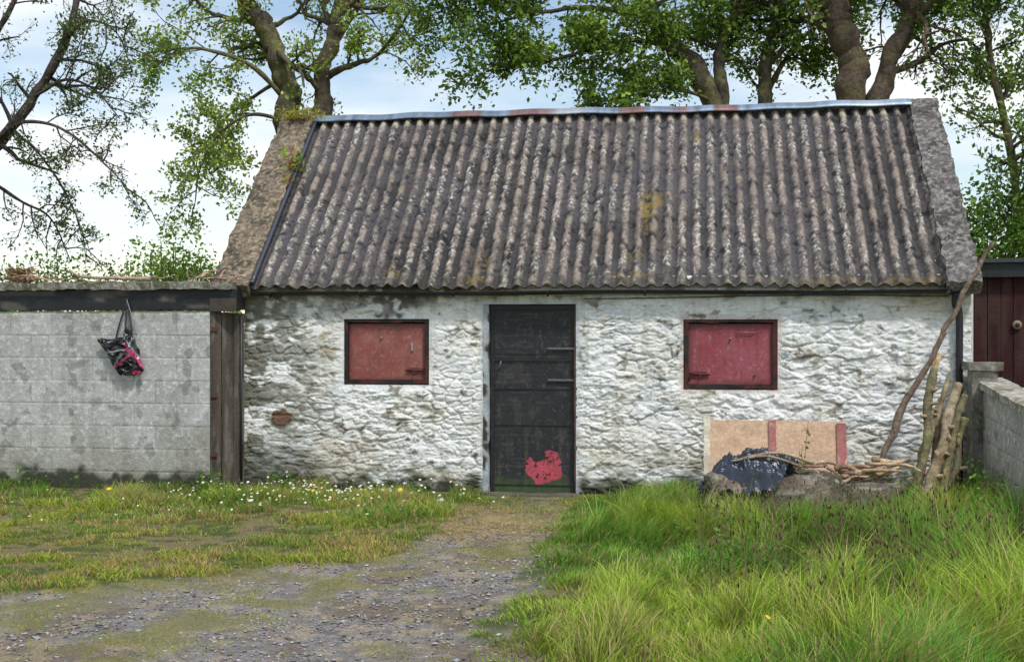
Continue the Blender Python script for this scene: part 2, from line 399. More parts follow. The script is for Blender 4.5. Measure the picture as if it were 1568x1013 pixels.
for z in (1.37, 1.795, 1.02, .66, .06): box(A, -2.05, -1.205, .050, .063, z-.004, z+.004, (.026, .026, .028))
box(A, -2.052, -2.012, .046, .07, -.02, 1.81, (.024, .024, .025)); box(A, -1.243, -1.2, .046, .07, -.02, 1.81, (.024, .024, .025))
A.build('door_frame', M_black, cot)
A = Acc()
box(A, -2.115, -2.060, -.012, .12, -.03, 1.86, res=.02, amp=.008, colf=lambda P: mixc(np.ones((len(P), 3))*np.array([.42, .45, .46])*(.6+.7*fbm3(P*9, 3, 8))[:, None], (.06, .05, .04), sm(.55, .62, fbm3(P*7, 3, 9))))
box(A, -1.199, -1.172, .0, .12, -.03, 1.86, res=.02, amp=.008, colf=lambda P: np.array([.12, .08, .065])*(.6+.8*fbm3(P*9, 3, 8))[:, None])
box(A, -2.2, -1.1, -.16, .1, -.11, -.015, res=.03, amp=.02, colf=lambda P: np.array([.12, .11, .08])*(.5+fbm3(P*9, 3, 8))[:, None])
A.build('door_jambs_and_sill', M_wood, cot)
A = Acc()
for z in (1.425, 1.112):
    box(A, -1.47, -1.20, .030, .048, z-.011, z+.011, (.17, .16, .15), res=.05, amp=.002)
    tube(A, [(-1.19, .03, z-.05), (-1.19, .03, z+.05)], .013, 8, (.16, .12, .1))
    for xx in (-1.45, -1.36, -1.27): tube(A, [(xx, .035, z), (xx, .022, z)], .007, 6, (.3, .28, .26))
tube(A, [(-1.96, .05, 1.22), (-1.96, .02, 1.22), (-1.94, .02, 1.30)], .006, 6, (.2, .2, .2))
A.build('door_hinges', M_metal, cot)
# ---- shutters
def shutter(r, name, base, latch_left):
    def f(uu, vv):
        x = r[0]+uu; z = r[2]+vv
        n = fbm(x*8, z*8, 4, 105); m = fbm(x*50, z*40, 3, 106); k = fbm(x*3, z*3, 3, 107)
        c = np.ones(x.shape+(3,))*np.array(base)*(.82+.36*k)[..., None]
        c = mixc(c, (base[0]*.75, base[1]*.65, base[2]*.6), sm(.48, .7, n)*.4)
        c = mixc(c, (base[0]*1.2, base[1]*1.9, base[2]*1.9), sm(.45, .7, 1-n)*.4)
        c = mixc(c, (.42, .28, .25), sm(.69, .74, m)*.4)
        e_ = np.minimum(np.minimum(uu, uu.max()-uu), np.minimum(vv, vv.max()-vv))
        c = mixc(c, (.13, .045, .035), (1-sm(.0, .05, e_+(n-.5)*.08))*.65)
        c = mixc(c, (.18, .07, .045), sm(.57, .70, fbm(x*26, z*2.5, 4, 108))*.4)
        return .006*(fbm(x*4, z*4, 2, 109)-.5), c
    A = Acc(); b = .045
    Pp, Cp, a, bb = panel((r[0]+b, .040, r[2]+b), (1, 0, 0), (0, 0, 1), (0, -1, 0), r[1]-r[0]-2*b, r[3]-r[2]-2*b, .006, f)
    A.add(Pp.reshape(-1, 3), gridfaces(a, bb), None, Cp.reshape(-1, 3)); A.build(name+'_panel', M_paint, cot)
    A = Acc(); kf = lambda P: mixc(np.ones((len(P), 3))*np.array([.022, .017, .016]), (.09, .025, .02), sm(.5, .6, fbm3(P*8, 3, 17))*.8)
    e = .004
    box(A, r[0]+e, r[1]-e, -.004, .13, r[2]+e, r[2]+b, res=.03, amp=.008, colf=kf, seed=1)
    box(A, r[0]+e, r[1]-e, -.004, .13, r[3]-b+.012, r[3]-e, res=.03, amp=.008, colf=kf, seed=2)
    box(A, r[0]+e, r[0]+b, .0, .13, r[2]+b-.002, r[3]-b+.014, res=.03, amp=.008, colf=kf, seed=3)
    box(A, r[1]-b, r[1]-e, .0, .13, r[2]+b-.002, r[3]-b+.014, res=.03, amp=.008, colf=kf, seed=4)
    A.build(name+'_frame', M_black, cot)
    A = Acc(); lx = r[0]+.16 if latch_left else r[1]-.16; lz = r[2]+.14
    s_ = -1 if latch_left else 1
    tube(A, [(lx-.09, .022, lz), (lx+.09, .022, lz)], .009, 7, (.07, .02, .02))
    box(A, lx-.06, lx+.06, .026, .038, lz-.028, lz+.028, (.18, .035, .03))
    tube(A, [(lx, .02, lz), (lx, .0, lz-.02), (lx, .0, lz-.05)], .007, 6, (.07, .03, .03))
    a0, a1_ = sorted((lx+s_*.08, lx+s_*.14)); box(A, a0, a1_, .020, .036, lz-.035, lz+.02, (.05, .015, .015))
    cx = (r[0]+r[1])/2+(-.0 if latch_left else -.06)
    tube(A, [(cx, .036, r[3]-.19), (cx, .016, r[3]-.19)], .012, 8, (.30, .20, .18))
    if latch_left: tube(A, [(cx+.23, .036, r[2]+.13), (cx+.23, .016, r[2]+.13)], .010, 8, (.1, .03, .03)); tube(A, [(cx+.06, .02, r[3]-.13), (cx+.24, .02, r[3]-.13)], .005, 6, (.38, .18, .18))
    else: box(A, cx+.31, cx+.33, .024, .037, r[3]-.32, r[3]-.24, (.3, .28, .27))
    A.build(name+'_latch', M_paint, cot)
shutter(WL, 'shutter_west', (.30, .088, .075), False)
shutter(WR, 'shutter_east', (.31, .062, .078), True)

# ============================================================ WEST BLOCK WALL
bw = empty('concrete_block_wall')
def blockf(x0, z0, wet, course=.232, length=.455, tint=(.38, .375, .35), basez=.1, dirt=1.):
    def f(uu, vv):
        x = x0+uu; z = z0+vv
        row = np.floor(z/course+.3); fz = (z/course+.3)-row; fx = x/length+.5*(row % 2); c0 = np.floor(fx); fx = fx-c0
        e = np.minimum(np.minimum(fz, 1-fz)*course, np.minimum(fx, 1-fx)*length)+(fbm(x*30, z*30, 2, 120)-.5)*.006
        g = sm(.000, .009, e); idd = tab2(12)[c0.astype(int) & 255, row.astype(int) & 255]
        n = fbm(x*2, z*2.2, 4, 121); m = fbm(x*30, z*30, 4, 122); q = fbm(x*8, z*8, 4, 123); st = fbm(x*9, z*1.6, 4, 124)
        d = .006*g+.007*(m-.5)+.003*idd
        c = np.ones(x.shape+(3,))*np.array(tint)*(.86+.22*idd)[..., None]*(.80+.4*m)[..., None]
        c = mixc(c, (.26, .25, .22), (1-g)*.5)
        c = mixc(c, (.62, .62, .60), sm(.42, .64, q*.4+n*.6)*.5)
        c = mixc(c, (.27, .25, .20), sm(.46, .68, st*.4+q*.2+n*.4)*.55*dirt)
        c = mixc(c, (.66, .66, .64), sm(.65, .70, m)*.75)
        c = mixc(c, (.14, .13, .11), sm(.64, .70, q)*.55*dirt)
        c = mixc(c, (.24, .22, .14), (1-sm(.1, .75, z+(q-.5)*.6+(n-.5)*.5))*wet)
        c = mixc(c, (.03, .034, .016), (1-sm(basez-.05, basez+.05, z+(q-.5)*.22+(n-.5)*.22))*.92)
        return d, c
    return f
A = Acc(); BY = -.30
fW = (.49, .485, .46)
Pp, Cp, a, b = panel((-8.9, BY, -.15), (1, 0, 0), (0, 0, 1), (0, -1, 0), 4.03, 1.95, .0095, blockf(-8.9, -.15, .45, tint=fW, basez=.13, dirt=.9))
A.add(Pp.reshape(-1, 3), gridfaces(a, b), None, Cp.reshape(-1, 3))
Pp, Cp, a, b = panel((-13.5, BY, -.15), (1, 0, 0), (0, 0, 1), (0, -1, 0), 4.6, 1.95, .03, blockf(-13.5, -.15, .45, tint=fW, basez=.13, dirt=.9))
A.add(Pp.reshape(-1, 3), gridfaces(a, b), None, Cp.reshape(-1, 3))
box(A, -13.5, -4.872, BY+.002, BY+.21, -.15, 1.8, (.3, .29, .27))
A.build('blocks', M_conc, bw)
A = Acc()
box(A, -13.5, -4.58, BY-.02, BY+.2, 1.815, 2.02, res=.04, amp=.006, colf=lambda P: mixc(np.ones((len(P), 3))*np.array([.022, .023, .026])*(.6+.8*fbm3(P*5, 3, 3))[:, None], (.12, .105, .085), sm(.54, .64, fbm3(P*np.array([3, 3, 14]), 4, 5))*.8), seed=4)
box(A, -4.86, -4.585, BY-.032, BY+.1, 1.80, 1.93, res=.04, amp=.006, colf=lambda P: np.array([.06, .045, .035])*(.5+fbm3(P*9, 3, 3))[:, None], seed=4)
A.build('painted_band', M_black, bw)
A = Acc()
cfc = lambda P: mixc(mixc(np.ones((len(P), 3))*np.array([.26, .24, .20])*(.45+1.1*fbm3(P*20, 4, 3))[:, None], (.10, .095, .055), sm(.5, .6, fbm3(P*5, 3, 7))*.7), (.5, .47, .4), sm(.62, .68, fbm3(P*30, 3, 9))*.6)
box(A, -13.5, -4.62, BY-.075, BY+.30, 2.022, 2.098, res=.02, amp=.024, colf=cfc, seed=14)
A.build('coping', M_cope, bw)
td = empty('timber_side_door'); A = Acc()
p0 = np.array([-4.862, BY-.02]); p1 = np.array([-4.585, -.10]); dv = (p1-p0)/np.linalg.norm(p1-p0); Ld = np.linalg.norm(p1-p0); nvv = np.array([dv[1], -dv[0]])
def xfd(P): return np.stack([p0[0]+dv[0]*P[:, 0]+nvv[0]*P[:, 1], p0[1]+dv[1]*P[:, 0]+nvv[1]*P[:, 1], P[:, 2]], -1)
wcf = lambda P: mixc(np.array([.08, .064, .05])*(.35+1.3*fbm3(P*np.array([40, 40, 2.5]), 4, 3))[:, None], (.19, .165, .14), sm(.52, .68, fbm3(P*np.array([25, 25, 3]), 3, 6))*.6)
for k in range(3):
    w = Ld/3
    box(A, k*w+.003, (k+1)*w-.003, -.03, .004*(k % 2), -.05, 1.80-.01*k, res=.02, amp=.004, colf=wcf, seed=20+k, xf=xfd)
A.build('planks', M_wood, td)
A = Acc()
for z in (.35, .95, 1.62): box(A, .0, .07, .006, .02, z-.02, z+.02, (.12, .05, .035), xf=xfd)
tube(A, [(-4.60, -.15, .0), (-4.60, -.15, 1.75)], .012, 6, (.05, .05, .05))
A.build('ironwork', M_metal, td)

# ---- hanging bag
bag = empty('shoulder_bag'); A = Acc()
bx, bz = -5.748, 1.915; BYW = BY-.02
for dx in (-.06, .0, .05):
    tube(A, cat([(bx, BYW-.012, bz), (bx+dx*.55, BYW-.03, bz-.12), (bx+dx*1.2, BYW-.045, bz-.26), (bx+dx*1.6-.02, BYW-.04, bz-.42)], 6), .009, 5, (.015, .015, .018))
tube(A, cat([(bx, BYW-.02, bz), (bx+.05, BYW-.03, bz-.14), (bx+.11, BYW-.03, bz-.36)], 6), .006, 5, (.25, .25, .25))
A.build('straps', M_plast, bag)
A = Acc()
nu_, nv_ = 96, 60
uu, vv = np.meshgrid(np.linspace(0, 2*np.pi, nu_), np.linspace(0, 1, nv_), indexing='ij')
wl = np.interp(vv, [0, .15, .4, .7, .9, 1], [.27, .25, .18, .12, .09, .04]); wr = np.interp(vv, [0, .12, .3, .6, .85, 1], [.05, .10, .14, .20, .23, .16])
c_, s_ = np.cos(uu), np.sin(uu)
half = np.where(c_ < 0, wl, wr)
px_ = bx-.02+half*np.sign(c_)*np.abs(c_)**.8+(fbm(vv*7, c_*2, 2, 9)-.5)*.05
pz_ = bz-.36-.41*vv+.07*np.cos(vv*3)*c_*(1-vv)+.10*(fbm(c_*2.4, vv*2, 2, 7)-.5)
py_ = BYW-.06+.055*s_*np.sqrt(np.clip(np.sin(np.pi*np.clip(vv*.9+.06, 0, 1)), 0, 1))
fol = np.abs(fbm(uu*3+vv*3, vv*6, 3, 130)-.5)*.16; py_ = py_+fol*(s_ < 0)*np.abs(s_)
Pb = np.stack([px_, py_, pz_], -1)
lx_ = (px_-bx)+.05*(fbm(px_*14, pz_*14, 2, 77)-.5); lz_ = pz_-bz
Cb = np.ones(uu.shape+(3,))*np.array([.014, .014, .018])
pk_ = (np.abs(lx_-.09+(lz_+.55)*.9) < .024) & (lz_ < -.44)
pk2 = (np.abs(lx_+.04-(lz_+.64)*1.3) < .018) & (lz_ < -.52)
pk3 = (np.hypot((lx_-.13)/.045, (lz_+.74)/.028) < 1)
Cb[pk_ | pk2 | pk3] = (.50, .035, .13)
wh = (np.abs(lx_+.06-(lz_+.6)*.7) < .008) | ((np.abs(lz_+.50-.2*lx_) < .007) & (lx_ < .05)) | (np.abs(lx_-.17+(lz_+.6)*.8) < .007); Cb[wh & ~pk_] = (.28, .29, .31)
A.add(Pb.reshape(-1, 3), gridfaces(nu_, nv_, flip=True), None, Cb.reshape(-1, 3))
A.build('body', M_plast, bag)
A = Acc(); tube(A, [(bx, BY+.01, bz+.005), (bx, BY-.05, bz+.012)], .006, 6, (.2, .12, .1)); A.build('nail', M_metal, bag)

# ============================================================ EAST BLOCK WALL
ew = empty('concrete_block_wall')
fE = blockf(0, -.15, .6, tint=(.42, .405, .36), basez=.02)
def topz(y): return 1.10+.085*y
Lw = 3.6
Pp, Cp, a, b = panel((2.60, -.02, -.15), (0, -1, 0), (0, 0, 1), (-1, 0, 0), Lw, 1.25, .011, fE)
zt = topz(Pp[..., 1]); Pp[..., 2] = -.15+(Pp[..., 2]+.15)/1.25*(zt+.15)
A = Acc(); A.add(Pp.reshape(-1, 3), gridfaces(a, b), None, Cp.reshape(-1, 3))
def xfw(P): Q = P.copy(); Q[:, 2] = np.where(P[:, 2] > .5, topz(P[:, 1])+P[:, 2]-1, P[:, 2]); return Q
box(A, 2.602, 2.80, -.02-Lw, -.02, -.15, 1.0, (.3, .29, .27), xf=xfw)
A.build('blocks', M_conc, ew)
A = Acc(); box(A, 2.555, 2.84, -.03-Lw, -.02, 1.002, 1.065, res=.03, amp=.010, colf=lambda P: cfc(P)*1.45, seed=3, xf=xfw); A.build('coping', M_conc, ew)
pr = empty('stone_gatepost'); A = Acc()
box(A, 2.50, 2.72, -.36, -.13, -.1, 1.24, res=.02, amp=.016, colf=lambda P: cfc(P)*.9, seed=6)
box(A, 2.46, 2.76, -.40, -.09, 1.24, 1.31, res=.02, amp=.014, colf=lambda P: cfc(P)*.9, seed=7); A.build('post_and_cap', M_conc, pr)

# ============================================================ TIMBER SHED (right)
ts = empty('timber_shed'); A = Acc()
x = 2.72; k = 0
while x < 6.2:
    w = .115+.02*tab2(2)[k, 5]
    box(A, x+.003, x+w-.003, .60-.006*(k % 2), .64, -.1, 2.14, res=.05, amp=.003, seed=k % 7, colf=lambda P: mixc(np.array([.042, .011, .011])*(.45+1.0*fbm3(P*np.array([25, 25, 2]), 3, 3))[:, None], (.07, .045, .035), sm(.5, .65, fbm3(P*np.array([12, 12, 2]), 3, 9))*.5))
    x += w; k += 1
box(A, 2.70, 6.2, .645, 3.0, -.1, 2.13, (.05, .015, .016)); A.build('boards', M_wood, ts)
A = Acc()
box(A, 2.66, 6.3, .50, .57, 2.13, 2.27, res=.06, amp=.006, colf=lambda P: np.array([.024, .026, .028])*(.5+fbm3(P*6, 3, 3))[:, None])
box(A, 2.64, 6.3, .46, 3.1, 2.272, 2.31, (.05, .052, .055), res=.1, amp=.006)
A.build('roof_and_fascia', M_black, ts)
A = Acc(); box(A, 2.655, 2.695, .52, .598, -.1, 2.1, (.65, .65, .62), res=.1, amp=.003)
tube(A, [(3.12, .59, 1.66), (3.12, .565, 1.66)], .045, 12, (.25, .2, .12)); tube(A, [(3.12, .57, 1.66), (3.12, .555, 1.66)], .022, 10, (.03, .03, .03))
A.build('trim_and_latch', M_paint, ts)

# ============================================================ GROUND
yk = np.array([-30, -12, -8, -6.5, -5.2, -4.2, -3.4, -2.6, -2.0, -1.3, -.9, -.3])
xlk = np.array([-30, -14, -9., -6.4, -4.2, -3.1, -2.35, -2.05, -1.95, -1.9, -1.95, -2.0])
xrk = np.array([1.5, .0, -.5, -.8, -1.15, -1.17, -1.12, -1.10, -1.10, -1.15, -1.2, -1.2])
def gravel(x, y):
    s_ = np.minimum(x-np.interp(y, yk, xlk), np.interp(y, yk, xrk)-x)
    s_ = s_+(fbm(x*1.6+40, y*1.6+40, 3, 142)-.5)*.8+(fbm(x*7+40, y*7+40, 3, 143)-.5)*.5
    return sm(-.18, .24, s_)*(1-.55*sm(-1.7, -.8, y+(fbm(x*3+40, y*3+40, 2, 9)-.5)*.5))*(y < 0)
def ground_h(x, y):
    n = fbm(x*.7+20, y*.7+20, 3, 140)-.5; m = fbm(x*4+20, y*4+20, 3, 141)-.5
    near = np.exp(-((x+2)/14)**2-((y+2)/14)**2)
    g = gravel(x, y)
    return (.07*n+.022*m)*near*sm(0, 1.2, np.abs(y)+.3)-.025*g-.015+(-.02)*(1-near)
def mossm(x, y):
    xc = np.interp(y, [-7, -6.3, -3.4, -2.5], [-3.3, -2.95, -2.05, -1.8])
    a = 1.2*np.exp(-((x-xc-.0)/.30)**2)*(y < -2.8)
    b = np.exp(-((x-(xc-1.35+.1*(y+6)))/.38)**2)*(y < -3.6)
    c = sm(.52, .62, fbm(x*1.3+33, y*2+33, 3, 147))*.8
    return np.clip(np.maximum(a+b, c), 0, 1)*sm(.34, .52, fbm(x*3.5+60, y*5+60, 4, 144))
def axis(a, b, r, far):
    c = np.arange(a, b, r); o1 = [a]; o2 = [c[-1]]; st = r
    while o1[-1] > -far: st *= 1.25; o1.append(o1[-1]-st)
    st = r
    while o2[-1] < far: st *= 1.25; o2.append(o2[-1]+st)
    return np.concatenate([o1[:0:-1], c, o2[1:]])
ax_ = axis(-9, 4, .024, 900); ay_ = axis(-8.2, .3, .024, 900)
GX, GY = np.meshgrid(ax_, ay_, indexing='ij')
G = gravel(GX, GY); MS = mossm(GX, GY)*G
hz = ground_h(GX, GY)
f1, f2, fid = worley(GX/.055, GY/.055, 150)
hz = hz+G*(1-MS)*(.008*fid*sm(0, .5, f2-f1))+MS*.012
b1 = fbm(GX*2+60, GY*2+60, 4, 151); b2 = fbm(GX*9+60, GY*9+60, 4, 152); b3 = fbm(GX*30+60, GY*30+60, 3, 153)
Cg = np.ones(GX.shape+(3,))*np.array([.07, .085, .025])
Cg = mixc(Cg, (.22, .21, .05), sm(.38, .6, b2)*.7*(GX < -1.3))
Cg = mixc(Cg, (.20, .145, .085), sm(.47, .58, b1*.5+b2*.5)*.75)
gr = np.ones(GX.shape+(3,))*np.array([.21, .19, .182])*(.55+.8*fid*.6+.5*b3)[..., None]
gr = mixc(gr, (.16, .118, .08), sm(.42, .60, b1)*.7)
gr = mixc(gr, (.40, .32, .19), sm(.52, .66, b2)*.5)
Cg = Cg*(1-G[..., None])+gr*G[..., None]
Cg = mixc(Cg, (.18, .17, .05), MS*.75)
strw = np.exp(-((GX+1.6)/.55)**2-((GY+1.7)/.9)**2)*sm(.32, .58, b2)
Cg = mixc(Cg, (.44, .33, .16), np.clip(strw, 0, .85))
far = sm(9, 30, np.hypot(GX, GY)); Cg = mixc(Cg, (.07, .12, .03), far)
make('ground', np.stack([GX, GY, hz], -1).reshape(-1, 3), [gridfaces(len(ax_), len(ay_))], M_ground, Cg.reshape(-1, 3))
NP = 28000
px = rng.uniform(-8, .3, NP*2); py = rng.uniform(-7.6, -.6, NP*2)
ok = (gravel(px, py)*(1-mossm(px, py)*.85) > rng.random(NP*2)) & (rng.random(NP*2) < .35+.65*sm(.4, .55, fbm(px*3+9, py*3+60, 3, 151)))
px, py = px[ok][:NP], py[ok][:NP]; n = len(px)
ico = np.array([(0, 0, 1), (.9, 0, .35), (.28, .85, .4), (-.72, .53, .4), (-.72, -.53, .35), (.28, -.85, .42), (.5, .4, -.4), (-.5, .3, -.4), (0, -.7, -.4)])
icf = np.array([(0, 1, 2), (0, 2, 3), (0, 3, 4), (0, 4, 5), (0, 5, 1), (1, 6, 2), (2, 6, 7), (2, 7, 3), (3, 7, 4), (4, 7, 8), (4, 8, 5), (5, 8, 1), (1, 8, 6)])
sz = rng.lognormal(-4.95, .38, n).clip(.004, .022); a = rng.uniform(0, 6.28, n)
S = ico[None]*(1+.3*rng.standard_normal((n, 9, 1)))*sz[:, None, None]*np.array([1.2, .9, .6])
ca, sa = np.cos(a)[:, None], np.sin(a)[:, None]
Vx = S[..., 0]*ca-S[..., 1]*sa+px[:, None]; Vy = S[..., 0]*sa+S[..., 1]*ca+py[:, None]; Vz = S[..., 2]+(ground_h(px, py)+sz*.2+.004)[:, None]
pc = np.array([.26, .24, .225])*rng.uniform(.4, 1.8, (n, 1))*(1+.10*rng.standard_normal((n, 3)))
make('gravel', np.stack([Vx, Vy, Vz], -1).reshape(-1, 3), [(icf[None]+(np.arange(n)*9)[:, None, None]).reshape(-1, 3)], M_peb, np.repeat(pc.clip(.02, .7), 9, 0), smooth=False)

# ============================================================ GRASS
def blades(x, y, h, w, bend, col, bdir=None):
    n = len(x); z = ground_h(x, y)-.005
    a = rng.uniform(0, 2*np.pi, n) if bdir is None else bdir
    fa = rng.uniform(0, np.pi, n)
    dx, dy = np.cos(a)*bend*h, np.sin(a)*bend*h; sx, sy = np.cos(fa)*w*.5, np.sin(fa)*w*.5
    V = np.zeros((n, 7, 3)); C = np.zeros((n, 7, 3))
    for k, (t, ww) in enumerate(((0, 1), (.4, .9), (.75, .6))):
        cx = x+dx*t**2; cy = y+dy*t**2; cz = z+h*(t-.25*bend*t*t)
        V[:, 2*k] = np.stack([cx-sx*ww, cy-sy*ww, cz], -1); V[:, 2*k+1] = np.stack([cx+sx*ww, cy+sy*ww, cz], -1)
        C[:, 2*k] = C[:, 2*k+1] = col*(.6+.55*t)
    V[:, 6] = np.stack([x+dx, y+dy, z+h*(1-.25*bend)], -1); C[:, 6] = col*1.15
    o = (np.arange(n)*7)[:, None]
    Q = np.concatenate([o+np.array([0, 1, 3, 2]), o+np.array([2, 3, 5, 4])]); T = o+np.array([4, 5, 6])
    return V.reshape(-1, 3), Q, T, C.reshape(-1, 3)
def gcol(x, y, lush):
    n = len(x); k = fbm(x*1.3+50, y*1.3+50, 3, 160)[:, None]; k2 = sm(.38, .60, fbm(x*.9+10, y*1.1+50, 3, 165))[:, None]; k3 = sm(.52, .64, fbm(x*2.3+10, y*2.8+50, 3, 168))
    c1 = np.array([.34, .47, .05]); c2 = np.array([.16, .36, .04]); c3 = np.array([.44, .48, .10])
    c = c2*(1-k2)+c1*k2
    c = np.where((rng.random(n) < .2)[:, None], c3, c)
    c = np.where((rng.random(n) < (1-lush)*.6+.04+k3*(.25 if lush > .9 else .45))[:, None], np.array([.50, .40, .17]), c)
    return c*rng.uniform(.6, 1.4, (n, 1))*(.75+.5*k)
Ag = Acc()
def inwall(x, y):
    return ((y > -.04) & (x > -4.6)) | ((y > BY-.03) & (x < -4.5)) | ((x > 2.57) & (x < 2.83) & (y > -3.65)) | ((x > -2.05) & (x < -1.2) & (y > -.35))
def rockm(x, y): return ((np.abs(x-.66) < .56) & (np.abs(y+1.1) < .30)) | ((np.abs(x-1.45) < .28) & (np.abs(y+1.05) < .24))
N = 165000
x = rng.uniform(-1.7, 2.6, N); y = rng.uniform(-7.6, -.05, N)
g = gravel(x, y); cl = fbm(x*5+70, y*5+70, 3, 170); big = fbm(x*1.2+70, y*1.2+70, 3, 171)
edge_ = sm(-.05, 1.1, x-np.interp(y, yk, xrk)+(cl-.5)*.8); keepb = (rng.random(N) > g*1.1) & ~inwall(x, y) & ~rockm(x, y) & (rng.random(N) < .15+1.2*sm(.33, .55, cl)) & (x > -1.6)
lowz = 1-.60*np.exp(-((x-.9)/.95)**2-((y+1.75)/.75)**2)
hg = (.035+(.07+.24*sm(.35, .65, big))*edge_*(.2+1.6*cl))*rng.uniform(.4, 1.5, N)*(.5+.5*sm(-.3, -2.2, y))*lowz
x, y, hg, cl = x[keepb], y[keepb], hg[keepb], cl[keepb]
bd = fbm(x*2+70, y*2+70, 2, 173)*12+rng.normal(0, .9, len(x))
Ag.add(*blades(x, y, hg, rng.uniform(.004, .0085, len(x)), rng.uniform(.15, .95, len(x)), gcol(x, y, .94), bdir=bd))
N = 330000
x = rng.uniform(-9.2, -1.2, N); y = rng.uniform(-7.6, -.05, N)
g = gravel(x, y); ms = mossm(x, y); cl = fbm(x*4+70, y*4+70, 3, 175); big = fbm(x*1.2+70, y*1.2+70, 3, 176); pat = sm(.40, .55, fbm(x*2.2+9, y*3+70, 4, 179))
wd = np.where(x < -4.7, BY-y, -y)
nearw = 1-sm(.10, .7, wd+(cl-.5)*.9)
keepb = (rng.random(N) < np.maximum((1-g)*(.12+.88*sm(.37, .55, cl))*(.25+.75*pat), g*(ms*.7+.05*sm(.5, .6, cl)))) & ~inwall(x, y)
band = np.exp(-((y+1.35)/.60)**2)*sm(.38, .56, fbm(x*1.5+3, y*2+70, 3, 178))*(x < -2.1)
wk = np.where(x < -4.7, .55, 1.0)*np.where((x > -2.3), .4, 1)
hg = (.022+.045*big*pat+.17*nearw*sm(.4, .7, cl)*wk+.16*band*cl*1.5)*rng.uniform(.5, 1.4, N); hg = np.where(g > .5, hg*.6, hg)
x, y, hg = x[keepb], y[keepb], hg[keepb]; nw = nearw[keepb]; bn = band[keepb]; gg = g[keepb]
cc = gcol(x, y, .76)*(1.0-.2*nw[:, None])*np.array([1.08, .97, .95])**(1-np.clip(nw+bn, 0, 1))[:, None]
cc = cc*(1-.45*gg[:, None])+np.array([.36, .34, .12])*.45*gg[:, None]
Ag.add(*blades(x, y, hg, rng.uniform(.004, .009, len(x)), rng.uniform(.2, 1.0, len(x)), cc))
N = 12000; x = rng.normal(-1.62, .45, N); y = rng.normal(-1.7, .55, N); ok = ~inwall(x, y) & (y < -.1); x, y = x[ok], y[ok]; n = len(x)
Ag.add(*blades(x, y, rng.uniform(.015, .05, n), rng.uniform(.003, .007, n), rng.uniform(.8, 2.5, n), np.array([.56, .43, .21])*rng.uniform(.5, 1.3, (n, 1))))
N = 14000; x = rng.uniform(2.85, 6, N); y = rng.uniform(-6, .5, N)
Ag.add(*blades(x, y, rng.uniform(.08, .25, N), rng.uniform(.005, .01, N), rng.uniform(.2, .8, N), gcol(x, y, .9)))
Ag.build('grass', M_grass)

def leafmesh(acc, P, size, col, up=.5, aspect=.55, seedr=rng):
    n = len(P)
    if n == 0: return
    nrm = seedr.standard_normal((n, 3)); nrm[:, 2] += up; nrm /= np.linalg.norm(nrm, axis=1)[:, None]
    t = np.cross(nrm, seedr.standard_normal((n, 3))); t /= np.linalg.norm(t, axis=1)[:, None]+1e-9; b = np.cross(nrm, t)
    s = np.broadcast_to(size, (n,))[:, None]
    V = np.stack([P-t*s*.5, P+b*s*aspect*.5+nrm*s*.08-t*s*.05, P+t*s*.5, P-b*s*aspect*.5+nrm*s*.08-t*s*.05], 1)
    o = (np.arange(n)*4)[:, None]
    acc.add(V.reshape(-1, 3), o+np.array([0, 1, 2, 3]), None, np.repeat(col, 4, 0))
def weeds(name, spots, hgt, n_st, col, lsize, seed):
    r = np.random.default_rng(seed); A = Acc()
    for (cx, cy, rad_) in spots:
        for k in range(n_st):
            x0 = cx+r.normal(0, rad_); y0 = cy+r.normal(0, rad_*.6)
            if inwall(np.array(x0), np.array(y0)): continue
            z0 = float(ground_h(np.array(x0), np.array(y0))); H = hgt*r.uniform(.5, 1.15)
            P = cat([(x0, y0, z0), (x0+r.normal(0, .02), y0+r.normal(0, .02), z0+H*.5), (x0+r.normal(0, .05), y0+r.normal(0, .05), z0+H)], 4)
            tube(A, P, np.linspace(.004, .002, len(P)), 3, np.array(col)*.7, cap=False)
            m = int(H/.02); t = r.uniform(.15, 1, m); Q = np.array([P[int(a*(len(P)-1))] for a in t])+r.normal(0, lsize*.45, (m, 3))
            leafmesh(A, Q, r.uniform(.5, 1.2, m)*lsize, np.array(col)*r.uniform(.6, 1.5, (m, 1))*(1+.12*r.standard_normal((m, 3))), 1.0, .5, r)
    return A.build(name, M_leaf, smooth=False)
weeds('nettle_plants', [(2.38, -1.35, .06), (2.45, -.8, .08), (1.75, -1.15, .10), (2.3, -2.1, .12)], .50, 9, (.19, .35, .045), .055, 3)
weeds('nettle_plants', [(-6.6, -.62, .25), (-4.85, -.50, .10), (-7.4, -.6, .2), (-4.2, -.25, .1), (-7.2, -1.0, .25)], .22, 12, (.16, .30, .045), .05, 4)
weeds('cow_parsley_plants', [(1.9, -2.0, .3), (1.5, -1.55, .2), (2.2, -1.9, .2), (.2, -1.6, .15), (1.1, -1.6, .25)], .22, 20, (.24, .32, .07), .022, 5)
weeds('dock_plants', [(-3.6, -1.4, .3), (-2.6, -1.0, .2), (-5.6, -2.2, .4), (-4.4, -1.4, .3), (-6.5, -1.8, .4), (-3.0, -2.7, .3), (-.7, -1.3, .25), (-.3, -5.4, .4), (.5, -4.8, .4)], .09, 16, (.20, .36, .05), .05, 6)
weeds('dock_plants', [(1.3, -4.6, .5), (2.0, -3.6, .4), (.8, -3.2, .5), (1.8, -5.2, .4), (.2, -4.2, .4)], .30, 14, (.13, .24, .04), .06, 16)
weeds('bramble_sapling', [(.92, -1.02, .01)], .82, 3, (.17, .20, .05), .05, 8)
A = Acc(); r = np.random.default_rng(11)
